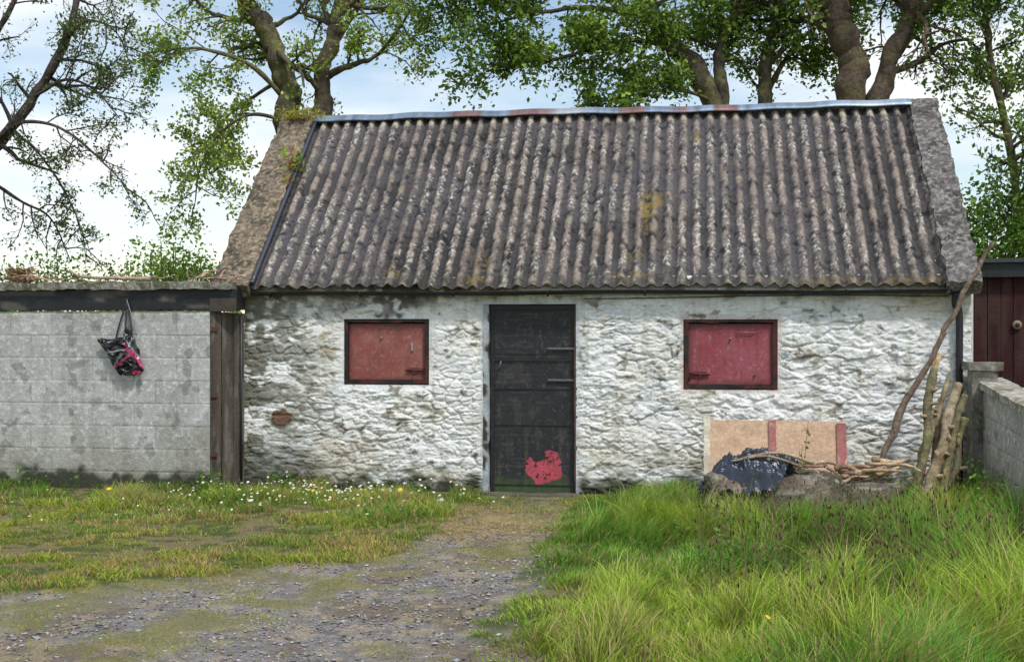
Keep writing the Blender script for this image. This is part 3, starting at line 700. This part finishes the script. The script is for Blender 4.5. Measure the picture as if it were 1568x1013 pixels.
for k in range(700):
    x0 = r.uniform(.0, 2.55); y0 = r.uniform(-5.8, -1.9)
    if r.random() < .4: x0 = r.normal(1.6, .5); y0 = r.normal(-4.0, .7)
    if x0 > 2.5: continue
    z0 = float(ground_h(np.array(x0), np.array(y0))); H = r.uniform(.22, .48); lx, ly = r.normal(0, .04, 2); br = r.uniform(.5, 1.9)
    tube(A, [(x0, y0, z0), (x0+lx*.4, y0+ly*.4, z0+H*.5), (x0+lx, y0+ly, z0+H)], [.0022, .002, .0018], 3, (.28, .25, .11), cap=False)
    tube(A, [(x0+lx, y0+ly, z0+H-.004), (x0+lx*1.05, y0+ly*1.05, z0+H+.010), (x0+lx*1.1, y0+ly*1.1, z0+H+.028)], [.003, .006, .002], 5, np.array([.15, .09, .055])*br)
A.build('plantain_stalks', M_grass)
def flowers(name, pts, rad_, col, hgt, seed, petals=8, centre=None):
    r = np.random.default_rng(seed); A = Acc()
    for x0, y0 in pts:
        if inwall(np.array(x0), np.array(y0)): continue
        z0 = float(ground_h(np.array(x0), np.array(y0))); H = hgt*r.uniform(.4, 1.35); R_ = rad_*r.uniform(.5, 1.3)
        tube(A, [(x0, y0, z0), (x0, y0, z0+H*.5), (x0, y0, z0+H)], .0018, 3, (.15, .25, .05), cap=False)
        c = np.array([x0, y0, z0+H]); ti = r.normal(0, .35, 2)-np.array([0, .5])
        nn = np.array([ti[0], ti[1], 1]); nn /= np.linalg.norm(nn); a_ = np.cross(nn, (1, 0, 0)); a_ /= np.linalg.norm(a_); b_ = np.cross(nn, a_)
        th = np.arange(petals*2)/petals*np.pi; rr = np.where(np.arange(petals*2) % 2, .72, 1.)*R_
        V = np.vstack([c+nn*R_*.15, c+rr[:, None]*(a_*np.cos(th)[:, None]+b_*np.sin(th)[:, None])])
        T = np.array([(0, 1+i, 1+(i+1) % (petals*2)) for i in range(petals*2)])
        Cc = np.tile(np.array(col), (len(V), 1))
        if centre is not None: Cc[0] = centre
        A.add(V, None, T, Cc)
    return A.build(name, M_flow, smooth=False)
r = np.random.default_rng(5)
pts = np.vstack([np.stack([r.normal(-3.3, .6, 190), r.normal(-1.05, .28, 190)], -1), np.stack([r.normal(-4.3, .5, 45), r.normal(-1.7, .35, 45)], -1), np.stack([r.uniform(-7, -2, 20), r.uniform(-3.5, -1, 20)], -1)])
flowers('daisies', pts, .012, (.8, .8, .76), .17, 3, 6, (.6, .45, .05))
flowers('dandelions', [(.35, -5.85), (1.35, -5.75), (1.6, -5.9), (-3.1, -1.6), (-2.6, -1.5), (-5.3, -1.6), (-3.5, -1.2), (1.95, -2.6), (2.2, -4.3), (-6.2, -2.5), (2.4, -3.5)], .020, (.75, .5, .02), .16, 4, 10)
flowers('dandelion_clocks', [(-2.72, -2.25), (-3.9, -1.3), (-2.3, -1.15), (1.7, -5.0), (2.0, -3.2)], .020, (.5, .5, .47), .20, 6, 12)

# ============================================================ STONES, TARP, BOARDS, LOGS
def rock(name, c, dims, seed, tint):
    r_ = 60; th, ph_ = np.meshgrid(np.linspace(0, 2*np.pi, 2*r_), np.linspace(-np.pi/2, np.pi/2, r_), indexing='ij')
    e = .38
    f = lambda a: np.sign(a)*np.abs(a)**e
    P = np.stack([f(np.cos(ph_))*f(np.cos(th)), f(np.cos(ph_))*f(np.sin(th)), f(np.sin(ph_))], -1).reshape(-1, 3)
    P = P*np.array(dims)/2; q = P*4+seed
    P = P+.14*np.stack([fbm3(q+k*11, 4, 180+k)-.5 for k in range(3)], -1)*1.2
    st_ = np.round((fbm3(P*5+seed, 2, 190)-.5)*8)/8*.08; P = P*(1+st_[:, None])
    P = P+np.array(c)
    m = fbm3(P*12, 4, 5); n_ = fbm3(P*35, 3, 8)
    C = np.array(tint)*(.3+1.4*m)[:, None]; C = mixc(C, (.06, .065, .03), sm(.5, .62, fbm3(P*7, 3, 15))*.7); C = mixc(C, (.42, .39, .33), sm(.60, .68, n_)*.6)
    A = Acc(); A.add(P, gridfaces(2*r_, r_), None, C); return A.build(name, M_cope)
rock('boulder', (.66, -1.10, .14), (1.20, .64, .44), 3, (.18, .145, .11))
rock('boulder', (1.46, -1.03, .10), (.66, .54, .40), 9, (.17, .14, .11))
nu_, nv_ = 130, 110
uu, vv = np.meshgrid(np.linspace(-1, 1, nu_), np.linspace(-1, 1, nv_), indexing='ij')
tx = .46+uu*.42; ty = -1.16+vv*.31
fol = np.abs(fbm(uu*2.6+4, vv*3.6+uu, 4, 200)-.5)*2; fol2 = np.abs(fbm(uu*7+vv*3, vv*6, 3, 205)-.5)*2
tz = .395+.15*np.exp(-((uu-.25)/.6)**2-((vv-.15)/.6)**2)+.15*fol+.06*fol2-.03
tz = tz-.20*sm(.70, 1.0, -vv+.35*(-uu)+.25*fol)-.18*sm(.72, 1.05, -uu+.3*fbm(vv*3, uu, 2, 3))
tx = tx+.10*(fbm(uu*3, vv*3, 3, 201)-.5); ty = ty+.10*(fbm(uu*3+9, vv*3, 3, 202)-.5)
msk = ((uu[:-1, :-1]**2+vv[:-1, :-1]**2+(fbm(uu*3, vv*3, 3, 204)[:-1, :-1]-.5)*1.3) < 1.2)
make('black_plastic_sheet', np.stack([tx, ty, tz], -1).reshape(-1, 3), [gridfaces(nu_, nv_, msk)], M_plast, np.ones((nu_*nv_, 3))*np.array([.020, .027, .045]))
pb = empty('plywood_board'); A = Acc()
def xb(P):
    an = R(16); Q = P.copy(); Q[:, 1] = -.50+P[:, 2]*math.sin(an)+P[:, 1]*math.cos(an); Q[:, 2] = .02+P[:, 2]*math.cos(an)-P[:, 1]*math.sin(an); return Q
pcf = lambda P: mixc(np.array([.62, .42, .28])*(.85+.3*fbm3(P*np.array([3, 3, 14]), 3, 3))[:, None], (.44, .29, .18), sm(.55, .68, fbm3(P*9, 3, 6))*.4)
box(A, .09, 1.36, -.012, .0, .0, .76, res=.03, colf=pcf, xf=xb); A.build('sheet', M_wood, pb)
A = Acc()
box(A, .065, .125, -.035, -.013, .0, .80, res=.04, amp=.004, colf=lambda P: np.array([.68, .61, .48])*(.6+.7*fbm3(P*8, 3, 3))[:, None], xf=xb)
rb = lambda P: mixc(np.array([.40, .15, .14])*(.6+.7*fbm3(P*9, 3, 3))[:, None], (.5, .35, .27), sm(.55, .65, fbm3(P*14, 3, 4))*.6)
box(A, .67, .735, -.035, -.013, .0, .76, res=.04, amp=.004, colf=rb, xf=xb); box(A, 1.29, 1.375, -.035, -.013, .0, .74, res=.04, amp=.004, colf=rb, xf=xb)
A.build('battens', M_wood, pb)
def barkc(t1, t2, sd_):
    def f(V):
        a_ = fbm3(V*np.array([14, 14, 5]), 4, sd_); b_ = fbm3(V*5, 3, sd_+2)
        c = np.array(t1)*(.4+1.2*a_)[:, None]; return mixc(c, t2, sm(.45, .62, b_)*.75)
    return f
lg = empty('leaning_logs'); r = np.random.default_rng(21)
specs = [((1.86, -1.0, 0), (2.15, -.42, 1.25), .046), ((1.93, -1.02, 0), (2.36, -.45, 1.12), .054), ((2.05, -1.05, 0), (2.40, -.5, 1.02), .042), ((1.80, -.9, 0), (2.22, -.35, .98), .040), ((2.12, -.95, 0), (2.38, -.6, .82), .045), ((1.98, -.8, 0), (2.30, -.3, 1.16), .032)]
for k, (a_, b_, rd) in enumerate(specs):
    a_ = np.array(a_); b_ = np.array(b_); A = Acc()
    P = [a_+(b_-a_)*t+(r.normal(0, .02, 3) if 0 < t < 1 else 0) for t in np.linspace(0, 1, 5)]
    P = cat(P, 9); knots = 1+.14*(vn2(np.arange(len(P))*.4+k*9, np.zeros(len(P)), 3)-.5)*2
    tube(A, P, np.linspace(rd, rd*.75, len(P))*knots, 14, barkc((.24, .18, .105), (.40, .33, .22), 30+k) if k % 2 else barkc((.15, .125, .075), (.20, .19, .085), 30+k), rough=.3, seed=k)
    for q in range(3):
        i = r.integers(10, 32); d = r.normal(0, 1, 3); d[2] = .4; d[1] = -abs(d[1]); d /= np.linalg.norm(d)
        tube(A, [P[i], P[i]+d*.06, P[i]+d*.10], [rd*.5, rd*.4, rd*.3], 7, (.40, .29, .17))
    if k == 0:
        for q in range(6):
            d = np.array([r.normal(.3, .25), r.normal(0, .2), 1]); tube(A, [P[-1]-d*.10, P[-1]+d*.05, P[-1]+d*r.uniform(.1, .22)], [.03, .022, .003], 5, (.62, .42, .22))
    A.build('log_%d' % (k+1), M_bark, lg)
A = Acc(); P = cat([(1.40, -1.0, .02), (1.66, -.78, .50), (1.86, -.62, .95), (2.12, -.50, 1.38), (2.36, -.38, 1.82), (2.55, -.30, 2.15), (2.70, -.26, 2.43)], 8)
P = P+np.stack([fbm(np.arange(len(P))*.35, np.arange(len(P))*0., 2, 30+k)-.5 for k in range(3)], -1)*.05
tube(A, P, np.linspace(.036, .017, len(P)), 9, barkc((.15, .105, .075), (.22, .17, .12), 50), rough=.5)
for q in (12, 20, 27, 34): d = r.normal(0, 1, 3); d /= np.linalg.norm(d); tube(A, [P[q], P[q]+d*.06], [.014, .008], 6, (.25, .18, .12))
A.build('long_stick', M_bark)
dw = empty('branch_heap'); A = Acc()
for k in range(20):
    c = np.array([r.uniform(.95, 1.75), r.uniform(-1.28, -.95), .37+r.uniform(-.02, .11)]); a_ = r.normal(0, .5)
    d = np.array([math.cos(a_), math.sin(a_)*.5, r.normal(0, .12)]); L = r.uniform(.22, .48)
    P = cat([c-d*L*.5+r.normal(0, .02, 3), c-d*L*.2+r.normal(0, .03, 3), c+d*L*.2+r.normal(0, .03, 3), c+d*L*.5+r.normal(0, .03, 3)], 5)
    rd = r.uniform(.014, .034); tube(A, P, np.linspace(rd, rd*.5, len(P)), 8, barkc((.50, .36, .23), (.2, .12, .08), 60+k), rough=.4, seed=k)
for x0, x1, z0 in ((.40, 1.0, .50), (.30, .9, .47)):
    P = cat([(x0, -1.28, z0), ((x0+x1)/2, -1.31, z0+.05), (x1, -1.24, z0-.04)], 6); tube(A, P, .013, 7, barkc((.42, .32, .2), (.2, .14, .1), 3), rough=.3)
A.build('branches', M_bark, dw)
A = Acc()
for k in range(34):
    c = np.array([r.choice([r.uniform(-5.0, -4.5), r.uniform(-6.6, -4.6), r.uniform(-7.15, -6.6)]), BY+r.uniform(-.08, .12), 2.115+r.uniform(0, .035)]); a_ = r.normal(0, .8)
    d = np.array([math.cos(a_), math.sin(a_)*.5, r.normal(0, .22)]); L = r.uniform(.12, .45)
    P = cat([c-d*L*.5, c+r.normal(0, .03, 3)+np.array([0, 0, .015]), c+d*L*.5], 5); P[:, 2] = np.maximum(P[:, 2], 2.10-.2*(P[:, 1] < BY-.08)); rd = r.uniform(.004, .013); tube(A, P, np.linspace(rd, rd*.4, len(P)), 6, np.array([.36, .24, .18])*r.uniform(.5, 1.6))
P = cat([(-6.38, -.33, 2.22), (-6.25, -.32, 2.16), (-5.9, -.35, 2.14), (-5.5, -.33, 2.13)], 6); tube(A, P, np.linspace(.010, .022, len(P)), 7, (.40, .32, .24))
A.build('twigs', M_bark)
A = Acc()
for k in range(320):
    t = r.uniform(0, 6.28); c = np.array([-6.98+.13*math.cos(t)*r.uniform(.3, 1), -.24+.11*math.sin(t)*r.uniform(.3, 1), 2.12+.13*r.random()**1.5]); a_ = r.uniform(0, 3.14); d = np.array([math.cos(a_), math.sin(a_), r.normal(0, .35)])*r.uniform(.03, .08)
    tube(A, [c-d, c+r.normal(0, .008, 3), c+d], [.003, .005, .002], 4, np.array([.34, .23, .12])*r.uniform(.4, 1.5), cap=False)
A.build('bird_nest', M_wood)

# ============================================================ TREES
def unit(v): return v/(np.linalg.norm(v)+1e-9)
def tree(name, limbs, seed, cols, lsize=.085, k_leaf=5, nlev=3, droop=-.02, kids=(6, 5), bark=((.085, .068, .048), (.17, .155, .06)), leafspread=.09, site_step=.12, up=.4, thr=(.36, .52), mind=.15):
    r = np.random.default_rng(seed); e = empty(name); A = Acc(); sites = []
    bc = barkc(bark[0], bark[1], 70+seed % 5)
    def grow(p, d, L, rad_, lev):
        n = max(4, int(L/.14)) if lev < 3 else 4
        P = [p]; q = p.copy(); d = unit(d); st_ = L/n
        for i in range(n):
            d = unit(d+r.normal(0, .22, 3)+np.array([0, 0, droop+(.05 if lev > 1 else 0)]))
            q = q+d*st_; P.append(q)
        P = np.array(P)
        tube(A, P, np.linspace(rad_, rad_*.35, len(P)), 6 if lev == 1 else (4 if lev == 2 else 3), bc, cap=False)
        if lev < nlev:
            nk = kids[min(lev-1, len(kids)-1)]
            for k in range(nk):
                t = .2+.8*(k+r.random()*.8)/nk; i = min(int(t*n), n-1); tt = unit(P[i+1]-P[i])
                side = unit(np.cross(tt, r.standard_normal(3))); nd_ = unit(tt*r.uniform(.5, 1.0)+side*r.uniform(.6, 1.0)+np.array([0, 0, .12]))
                grow(P[i], nd_, L*r.uniform(.38, .62)*(1.1-.35*t), max(rad_*(1-.6*t)*.6, .0045), lev+1)
        if lev >= nlev-1:
            m = max(2, int(L/site_step)); ts = r.uniform(.35 if lev == nlev else .6, 1, m)
            for t in ts: sites.append(P[min(int(t*n), n)])
            sites.append(P[-1])
    for pts, r0, r1, nsp, f0, sl in limbs:
        P = cat(pts, 14); n = len(P); P = P+(np.stack([fbm(np.arange(n)*.16+seed, np.arange(n)*0., 2, 210+k)-.5 for k in range(3)], -1))*r0*.9
        rad_ = np.linspace(r0, r1, n)*(1+.08*(vn2(np.arange(n)*.3+seed, np.zeros(n), 5)-.5)*2)
        tube(A, P, rad_, 20 if r0 > .1 else 7, bc, rough=.28, seed=seed)
        for k in range(nsp):
            t = f0+(1-f0)*(k+r.random())/nsp; i = min(int(t*(n-1)), n-2); tt = unit(P[i+1]-P[i])
            side = unit(np.cross(tt, r.standard_normal(3))); side[1] *= .7
            d = unit(tt*r.uniform(.2, .8)+side+np.array([0, 0, .05]))
            grow(P[i], d, sl*r.uniform(.6, 1.15), max(min(rad_[i]*.45, .05), .012), 1)
    A.build('trunk_and_branches', M_bark, e)
    S = np.array(sites); m = len(S); Lf = Acc()
    dens = sm(thr[0], thr[1], fbm3(S*1.0+seed, 2, 33)); S = S[r.random(m) < mind+(1-mind)*dens]; m = len(S)
    Pl = np.repeat(S, k_leaf, 0)+r.normal(0, leafspread, (m*k_leaf, 3))
    cl_ = fbm3(Pl*1.3, 3, 44)[:, None]; rr_ = r.random((len(Pl), 1)); c = np.array(cols[0])*(1-cl_)+np.array(cols[1])*cl_; c = np.where(rr_ < .2, np.array(cols[2]), c)*r.uniform(.6, 1.4, (len(Pl), 1))
    leafmesh(Lf, Pl, r.uniform(.55, 1.25, len(Pl))*lsize, c, up, .6, r)
    Lf.build('leaves', M_leaf, e, smooth=False)
    print(name, 'leaves', len(Pl), 'verts', A.n)
LC = [(.10, .18, .025), (.20, .32, .045), (.36, .47, .08)]
Yt = 8
tree('sycamore_tree', [
    ([(-6.75, Yt, -.1), (-6.72, Yt, 2.0), (-6.70, Yt, 3.6), (-6.88, Yt, 5.1), (-7.05, Yt, 5.95), (-7.30, Yt, 6.65), (-7.6, Yt, 7.3), (-8.1, Yt, 9)], .27, .12, 9, .6, 1.6),
    ([(-6.72, Yt, 3.4), (-6.45, Yt, 4.5), (-6.33, Yt, 5.3), (-6.28, Yt, 6.0), (-6.15, Yt, 6.7), (-6.0, Yt, 7.3), (-5.6, Yt, 9)], .20, .09, 8, .5, 1.5),
    ([(-6.3, Yt, 5.9), (-5.95, Yt-.2, 6.0), (-5.5, Yt-.3, 6.1), (-5.1, Yt-.3, 6.35), (-4.7, Yt-.4, 6.9)], .07, .02, 8, .3, .95),
    ([(-7.2, Yt, 6.5), (-6.85, Yt-.3, 6.15), (-6.5, Yt-.3, 5.9), (-6.35, Yt-.1, 5.7)], .06, .05, 2, .3, .8),
    ([(-7.0, Yt, 5.6), (-7.5, Yt-.5, 6.1), (-8.3, Yt-.8, 6.3), (-9.0, Yt-1, 6.2)], .05, .015, 9, .3, 1.0),
    ([(-6.95, Yt, 5.2), (-7.4, Yt-.6, 5.2), (-7.9, Yt-.8, 4.8), (-8.1, Yt-1, 4.2), (-8.2, Yt-1, 3.6)], .035, .008, 11, .3, .8),
    ([(-7.1, Yt, 5.9), (-7.7, Yt+.4, 5.7), (-8.3, Yt+.5, 5.3), (-8.9, Yt+.5, 4.6)], .04, .010, 9, .3, .8),
    ([(-7.5, Yt, 7.1), (-8.2, Yt-.4, 7.6), (-9.2, Yt-.7, 7.6), (-10, Yt-1, 7.2)], .06, .018, 9, .3, 1.2),
    ([(-6.1, Yt, 6.9), (-5.4, Yt-.3, 7.3), (-4.6, Yt-.5, 7.4), (-3.9, Yt-.6, 7.2)], .06, .018, 9, .3, 1.05),
    ([(-6.2, Yt, 6.4), (-6.0, Yt+.8, 7.2), (-5.6, Yt+1.6, 8.2)], .07, .03, 6, .3, 1.2)],
    31, [(.14, .23, .03), (.30, .42, .055), (.46, .53, .10)], lsize=.085, k_leaf=4, kids=(4, 3), leafspread=.085, mind=.3)
tree('sycamore_tree', [
    ([(.45, Yt+.5, -.1), (.40, Yt+.5, 3), (.30, Yt+.5, 5.3), (-.05, Yt+.5, 5.9), (-.6, Yt+.5, 6.6), (-.9, Yt+.5, 7.3), (-1.2, Yt+.5, 9)], .23, .12, 11, .65, 1.7),
    ([(.42, Yt+.5, 4.2), (.42, Yt+.5, 5.4), (.36, Yt+.5, 6.2), (.65, Yt+.5, 7.0), (.9, Yt+.5, 9)], .12, .06, 9, .4, 1.4),
    ([(.55, Yt+.5, 3.6), (1.0, Yt+.7, 4.8), (1.12, Yt+.7, 5.6), (1.2, Yt+.7, 6.4), (1.35, Yt+.7, 7.2), (1.4, Yt+.7, 9)], .15, .08, 9, .5, 1.4),
    ([(-.2, Yt+.4, 6.15), (-.9, Yt, 6.35), (-1.8, Yt-.3, 6.15), (-2.7, Yt-.4, 5.9), (-3.5, Yt-.5, 5.95)], .05, .012, 11, .15, .8),
    ([(-.7, Yt+.4, 6.8), (-1.6, Yt, 6.9), (-2.6, Yt-.3, 6.8), (-3.7, Yt-.4, 6.5)], .06, .015, 11, .15, 1.0),
    ([(-.9, Yt+.4, 7.2), (-1.9, Yt, 7.7), (-3.0, Yt-.3, 7.6), (-4.2, Yt-.4, 7.3)], .07, .02, 10, .15, 1.1),
    ([(.3, Yt+.5, 5.4), (-.2, Yt, 5.5), (-.9, Yt-.3, 5.45), (-1.7, Yt-.3, 5.25)], .035, .010, 8, .3, .6),
    ([(1.1, Yt+.7, 5.5), (1.5, Yt+1, 6.2), (2.0, Yt+1.3, 6.8), (2.8, Yt+1.5, 7.1)], .06, .02, 8, .3, 1.1)],
    32, LC, lsize=.10, k_leaf=6, kids=(5, 4), leafspread=.12, up=.9, thr=(.37, .51), mind=.14)
tree('sycamore_tree', [
    ([(2.6, Yt, -.1), (2.55, Yt, 3), (2.47, Yt, 5.2), (2.40, Yt, 5.9), (2.2, Yt, 6.5), (2.05, Yt, 7.1), (1.8, Yt, 9)], .27, .19, 8, .75, 1.8),
    ([(2.62, Yt, 4.2), (2.85, Yt, 5.3), (3.05, Yt, 5.9), (3.28, Yt, 6.5), (3.45, Yt, 7.1), (3.8, Yt, 9)], .18, .10, 9, .6, 1.6),
    ([(3.0, Yt, 5.7), (3.5, Yt+.3, 5.9), (3.9, Yt+.4, 6.2), (4.4, Yt+.5, 6.3)], .07, .02, 9, .3, 1.0),
    ([(3.3, Yt, 6.5), (4.0, Yt, 7.0), (4.8, Yt-.2, 7.2), (5.6, Yt-.3, 7.0)], .07, .02, 10, .2, 1.2),
    ([(2.2, Yt, 6.4), (1.7, Yt+.5, 6.7), (1.0, Yt+.8, 6.8), (.2, Yt+1, 6.6)], .07, .02, 9, .2, 1.1),
    ([(3.1, Yt, 5.9), (3.6, Yt+1, 6.6), (3.9, Yt+1.4, 7.2)], .06, .02, 7, .2, 1.1)],
    33, LC, lsize=.10, k_leaf=5, kids=(5, 4), leafspread=.12, bark=((.105, .075, .055), (.15, .12, .06)), up=.9, thr=(.37, .51), mind=.12)
tree('ash_tree', [
    ([(5.1, Yt-.5, -.1), (4.95, Yt-.5, 2.5), (4.8, Yt-.5, 3.8), (4.6, Yt-.5, 5.0), (4.4, Yt-.5, 6.0), (4.45, Yt-.5, 7), (4.6, Yt-.5, 9)], .09, .035, 36, .25, .8),
    ([(5.7, Yt, -.1), (5.6, Yt, 3), (5.4, Yt, 5), (5.5, Yt, 8)], .09, .04, 18, .25, 1.1)],
    34, [(.10, .19, .028), (.21, .35, .045), (.34, .46, .08)], lsize=.085, k_leaf=4, kids=(4, 3), leafspread=.10, mind=.25)
Yl = 4
tree('ash_tree', [
    ([(-11.2, Yl, -.1), (-11.0, Yl, 2.5), (-10.6, Yl, 3.6), (-9.9, Yl, 4.25), (-9.2, Yl, 5.0), (-8.8, Yl, 5.7), (-8.6, Yl, 6.5), (-8.6, Yl, 8)], .12, .025, 15, .4, 1.0),
    ([(-10.9, Yl, 3.0), (-10.5, Yl, 4.6), (-9.9, Yl, 5.8), (-9.5, Yl, 6.5), (-9.3, Yl, 7.6)], .07, .02, 9, .3, 1.0),
    ([(-10.0, Yl, 4.2), (-9.3, Yl-.3, 4.5), (-8.6, Yl-.4, 4.35), (-8.0, Yl-.5, 3.9), (-7.6, Yl-.5, 3.5)], .032, .007, 13, .15, .7),
    ([(-9.6, Yl, 4.45), (-9.2, Yl, 4.1), (-8.85, Yl, 3.6), (-8.6, Yl, 3.1), (-8.5, Yl, 2.65)], .022, .005, 9, .2, .5),
    ([(-9.3, Yl, 4.9), (-8.7, Yl-.2, 5.1), (-8.2, Yl-.3, 4.9), (-7.8, Yl-.4, 4.5)], .028, .007, 10, .2, .75),
    ([(-8.9, Yl, 5.6), (-8.4, Yl-.2, 5.9), (-7.9, Yl-.3, 5.7), (-7.6, Yl-.4, 5.1)], .025, .006, 8, .2, .7),
    ([(-10.2, Yl, 3.9), (-9.7, Yl+.3, 3.5), (-9.2, Yl+.3, 3.2), (-8.9, Yl+.3, 2.6)], .03, .007, 8, .2, .65)],
    35, [(.06, .10, .03), (.14, .21, .05), (.27, .34, .09)], lsize=.055, k_leaf=2, kids=(4, 4), leafspread=.05, droop=-.07, bark=((.065, .05, .045), (.10, .08, .07)), site_step=.17, mind=.15)
def bush(name, cs, seed, cols, n, ls=.09, thr=.42):
    r = np.random.default_rng(seed); e = empty(name); A = Acc(); Lf = Acc()
    for (cx, cy, cz, rx, rz) in cs:
        for k in range(16):
            a_ = r.uniform(0, 6.28); q = r.uniform(.2, 1)
            P = cat([(cx, cy, 0), (cx+.3*rx*math.cos(a_), cy+.3*rx*math.sin(a_), cz*.6), (cx+rx*q*math.cos(a_)*.9, cy+rx*q*math.sin(a_)*.9, cz+rz*r.uniform(-.2, .95))], 5)
            tube(A, P, np.linspace(.035, .008, len(P)), 5, (.07, .055, .04), cap=False)
        m = int(n*rx); d = r.standard_normal((m, 3)); d /= np.linalg.norm(d, axis=1)[:, None]; rad_ = r.uniform(.45, 1.08, m)[:, None]
        nb = .50+1.0*fbm3(d*3.2+cx, 4, 55)[:, None]
        P = np.array([cx, cy, cz])+d*rad_*nb*np.array([rx, rx, rz]); cl_ = fbm3(P*3.2, 3, 44)
        kp = cl_ > thr; P = P[kp]; cl_ = cl_[kp][:, None]
        c = (np.array(cols[0])*(1-cl_)+np.array(cols[1])*cl_)*r.uniform(.55, 1.5, (len(P), 1)); leafmesh(Lf, P, r.uniform(.5, 1.3, len(P))*ls, c, .6, .6, r)
    A.build('stems', M_bark, e); Lf.build('leaves', M_leaf, e, smooth=False)
bush('hawthorn_bush', [(-9.3, 8.5, 2.2, .9, 1.0), (-8.7, 8.2, 2.1, .7, .8), (-10.0, 8.4, 1.8, .6, .8)], 1, [(.12, .21, .03), (.28, .42, .055)], 5200, .085, .38)
bush('hawthorn_bush', [(-11.9, 9, 2.1, 1.0, .9), (-13.2, 9, 2.0, 1.0, .9)], 2, [(.08, .15, .028), (.20, .32, .05)], 4000, .085)
bush('holly_hedge', [(4.7, 7.8, 2.6, 1.0, 1.5), (5.7, 7.6, 2.9, 1.2, 1.8), (7.2, 7.8, 2.8, 1.3, 1.7), (4.0, 7.9, 2.3, .7, 1.2), (5.1, 6.8, 2.2, .9, 1.5), (3.9, 6.6, 1.9, .6, 1.0)], 3, [(.06, .13, .02), (.18, .32, .04)], 6500, .09, .38)
bush('distant_hedge', [(x_, 22+2*math.sin(x_), 1.0, 2.0, 1.4) for x_ in np.arange(-34, 30, 2.6)], 4, [(.06, .11, .025), (.14, .22, .05)], 1000, .2)
def tuft(name, c, rad_, n, cols, ls, seed):
    r = np.random.default_rng(seed); A = Acc(); P = np.array(c)+r.normal(0, 1, (n, 3))*np.array(rad_); P[:, 2] = np.maximum(P[:, 2], c[2]-rad_[2])
    cc = np.array(cols)[r.integers(0, len(cols), n)]*r.uniform(.6, 1.4, (n, 1)); leafmesh(A, P, r.uniform(.5, 1.3, n)*ls, cc, .6, .6, r); A.build(name, M_leaf, smooth=False)
tuft('gable_moss', (-4.66, 1.90, 4.16), (.14, .10, .045), 1300, [(.42, .38, .05), (.26, .28, .04), (.45, .38, .10)], .03, 1)
tuft('gable_plant', (-4.50, 1.20, 3.50), (.06, .06, .08), 80, [(.32, .44, .06), (.22, .36, .05), (.50, .08, .05)], .075, 2)
tuft('gable_plant', (-4.52, 1.05, 3.28), (.05, .05, .05), 35, [(.28, .34, .05), (.42, .12, .05)], .06, 3)

# ============================================================ CAMERA, LIGHT, SKY
cam = bpy.data.cameras.new('Camera'); co = bpy.data.objects.new('Camera', cam); scene.collection.objects.link(co); scene.camera = co
co.location = (0, -12, 1.6); co.rotation_euler = (R(90), 0, R(8.65)); cam.lens = 42.7; cam.sensor_width = 36; cam.clip_end = 3000; cam.clip_start = .05
sdv = Vector((.50, -.66, 1.25)).normalized(); el = math.asin(sdv.z); az = math.atan2(sdv.x, sdv.y)
su = bpy.data.lights.new('sun', 'SUN'); so = bpy.data.objects.new('sun', su); scene.collection.objects.link(so)
su.energy = 2.6; su.angle = R(7); su.color = (1, .97, .92); so.rotation_euler = sdv.to_track_quat('Z', 'Y').to_euler(); so.location = (5, -10, 15)
w = bpy.data.worlds.new('World'); scene.world = w; w.use_nodes = True; nt = w.node_tree; nt.nodes.clear(); l = nt.links
out = nt.nodes.new('ShaderNodeOutputWorld'); bg = nt.nodes.new('ShaderNodeBackground'); bg.inputs[1].default_value = .145
sk = nt.nodes.new('ShaderNodeTexSky'); sk.sky_type = 'NISHITA'; sk.sun_disc = False; sk.sun_elevation = el; sk.sun_rotation = az; sk.air_density = 1.2; sk.dust_density = .2; sk.ozone_density = 1.2
tc = nt.nodes.new('ShaderNodeTexCoord'); mp = nt.nodes.new('ShaderNodeMapping'); mp.inputs['Scale'].default_value = (1.0, 1.0, 3.2); mp.inputs['Location'].default_value = (.3, .2, .15)
nz_ = nt.nodes.new('ShaderNodeTexNoise'); nz_.inputs['Scale'].default_value = 2.6; nz_.inputs['Detail'].default_value = 7; nz_.inputs['Roughness'].default_value = .5
cr_ = nt.nodes.new('ShaderNodeValToRGB'); cr_.color_ramp.elements[0].position = .43; cr_.color_ramp.elements[0].color = (.08, .08, .08, 1); cr_.color_ramp.elements[1].position = .59; cr_.color_ramp.elements[1].color = (1, 1, 1, 1)
mx = nt.nodes.new('ShaderNodeMix'); mx.data_type = 'RGBA'
l.new(tc.outputs['Generated'], mp.inputs[0]); l.new(mp.outputs[0], nz_.inputs['Vector']); l.new(nz_.outputs['Fac'], cr_.inputs[0]); l.new(cr_.outputs[0], mx.inputs[0])
l.new(sk.outputs[0], mx.inputs[6]); mx.inputs[7].default_value = (7.1, 7.4, 7.6, 1)
l.new(mx.outputs[2], bg.inputs[0]); l.new(bg.outputs[0], out.inputs[0])
scene.view_settings.view_transform = 'Standard'; scene.view_settings.look = 'None'; scene.view_settings.exposure = 0
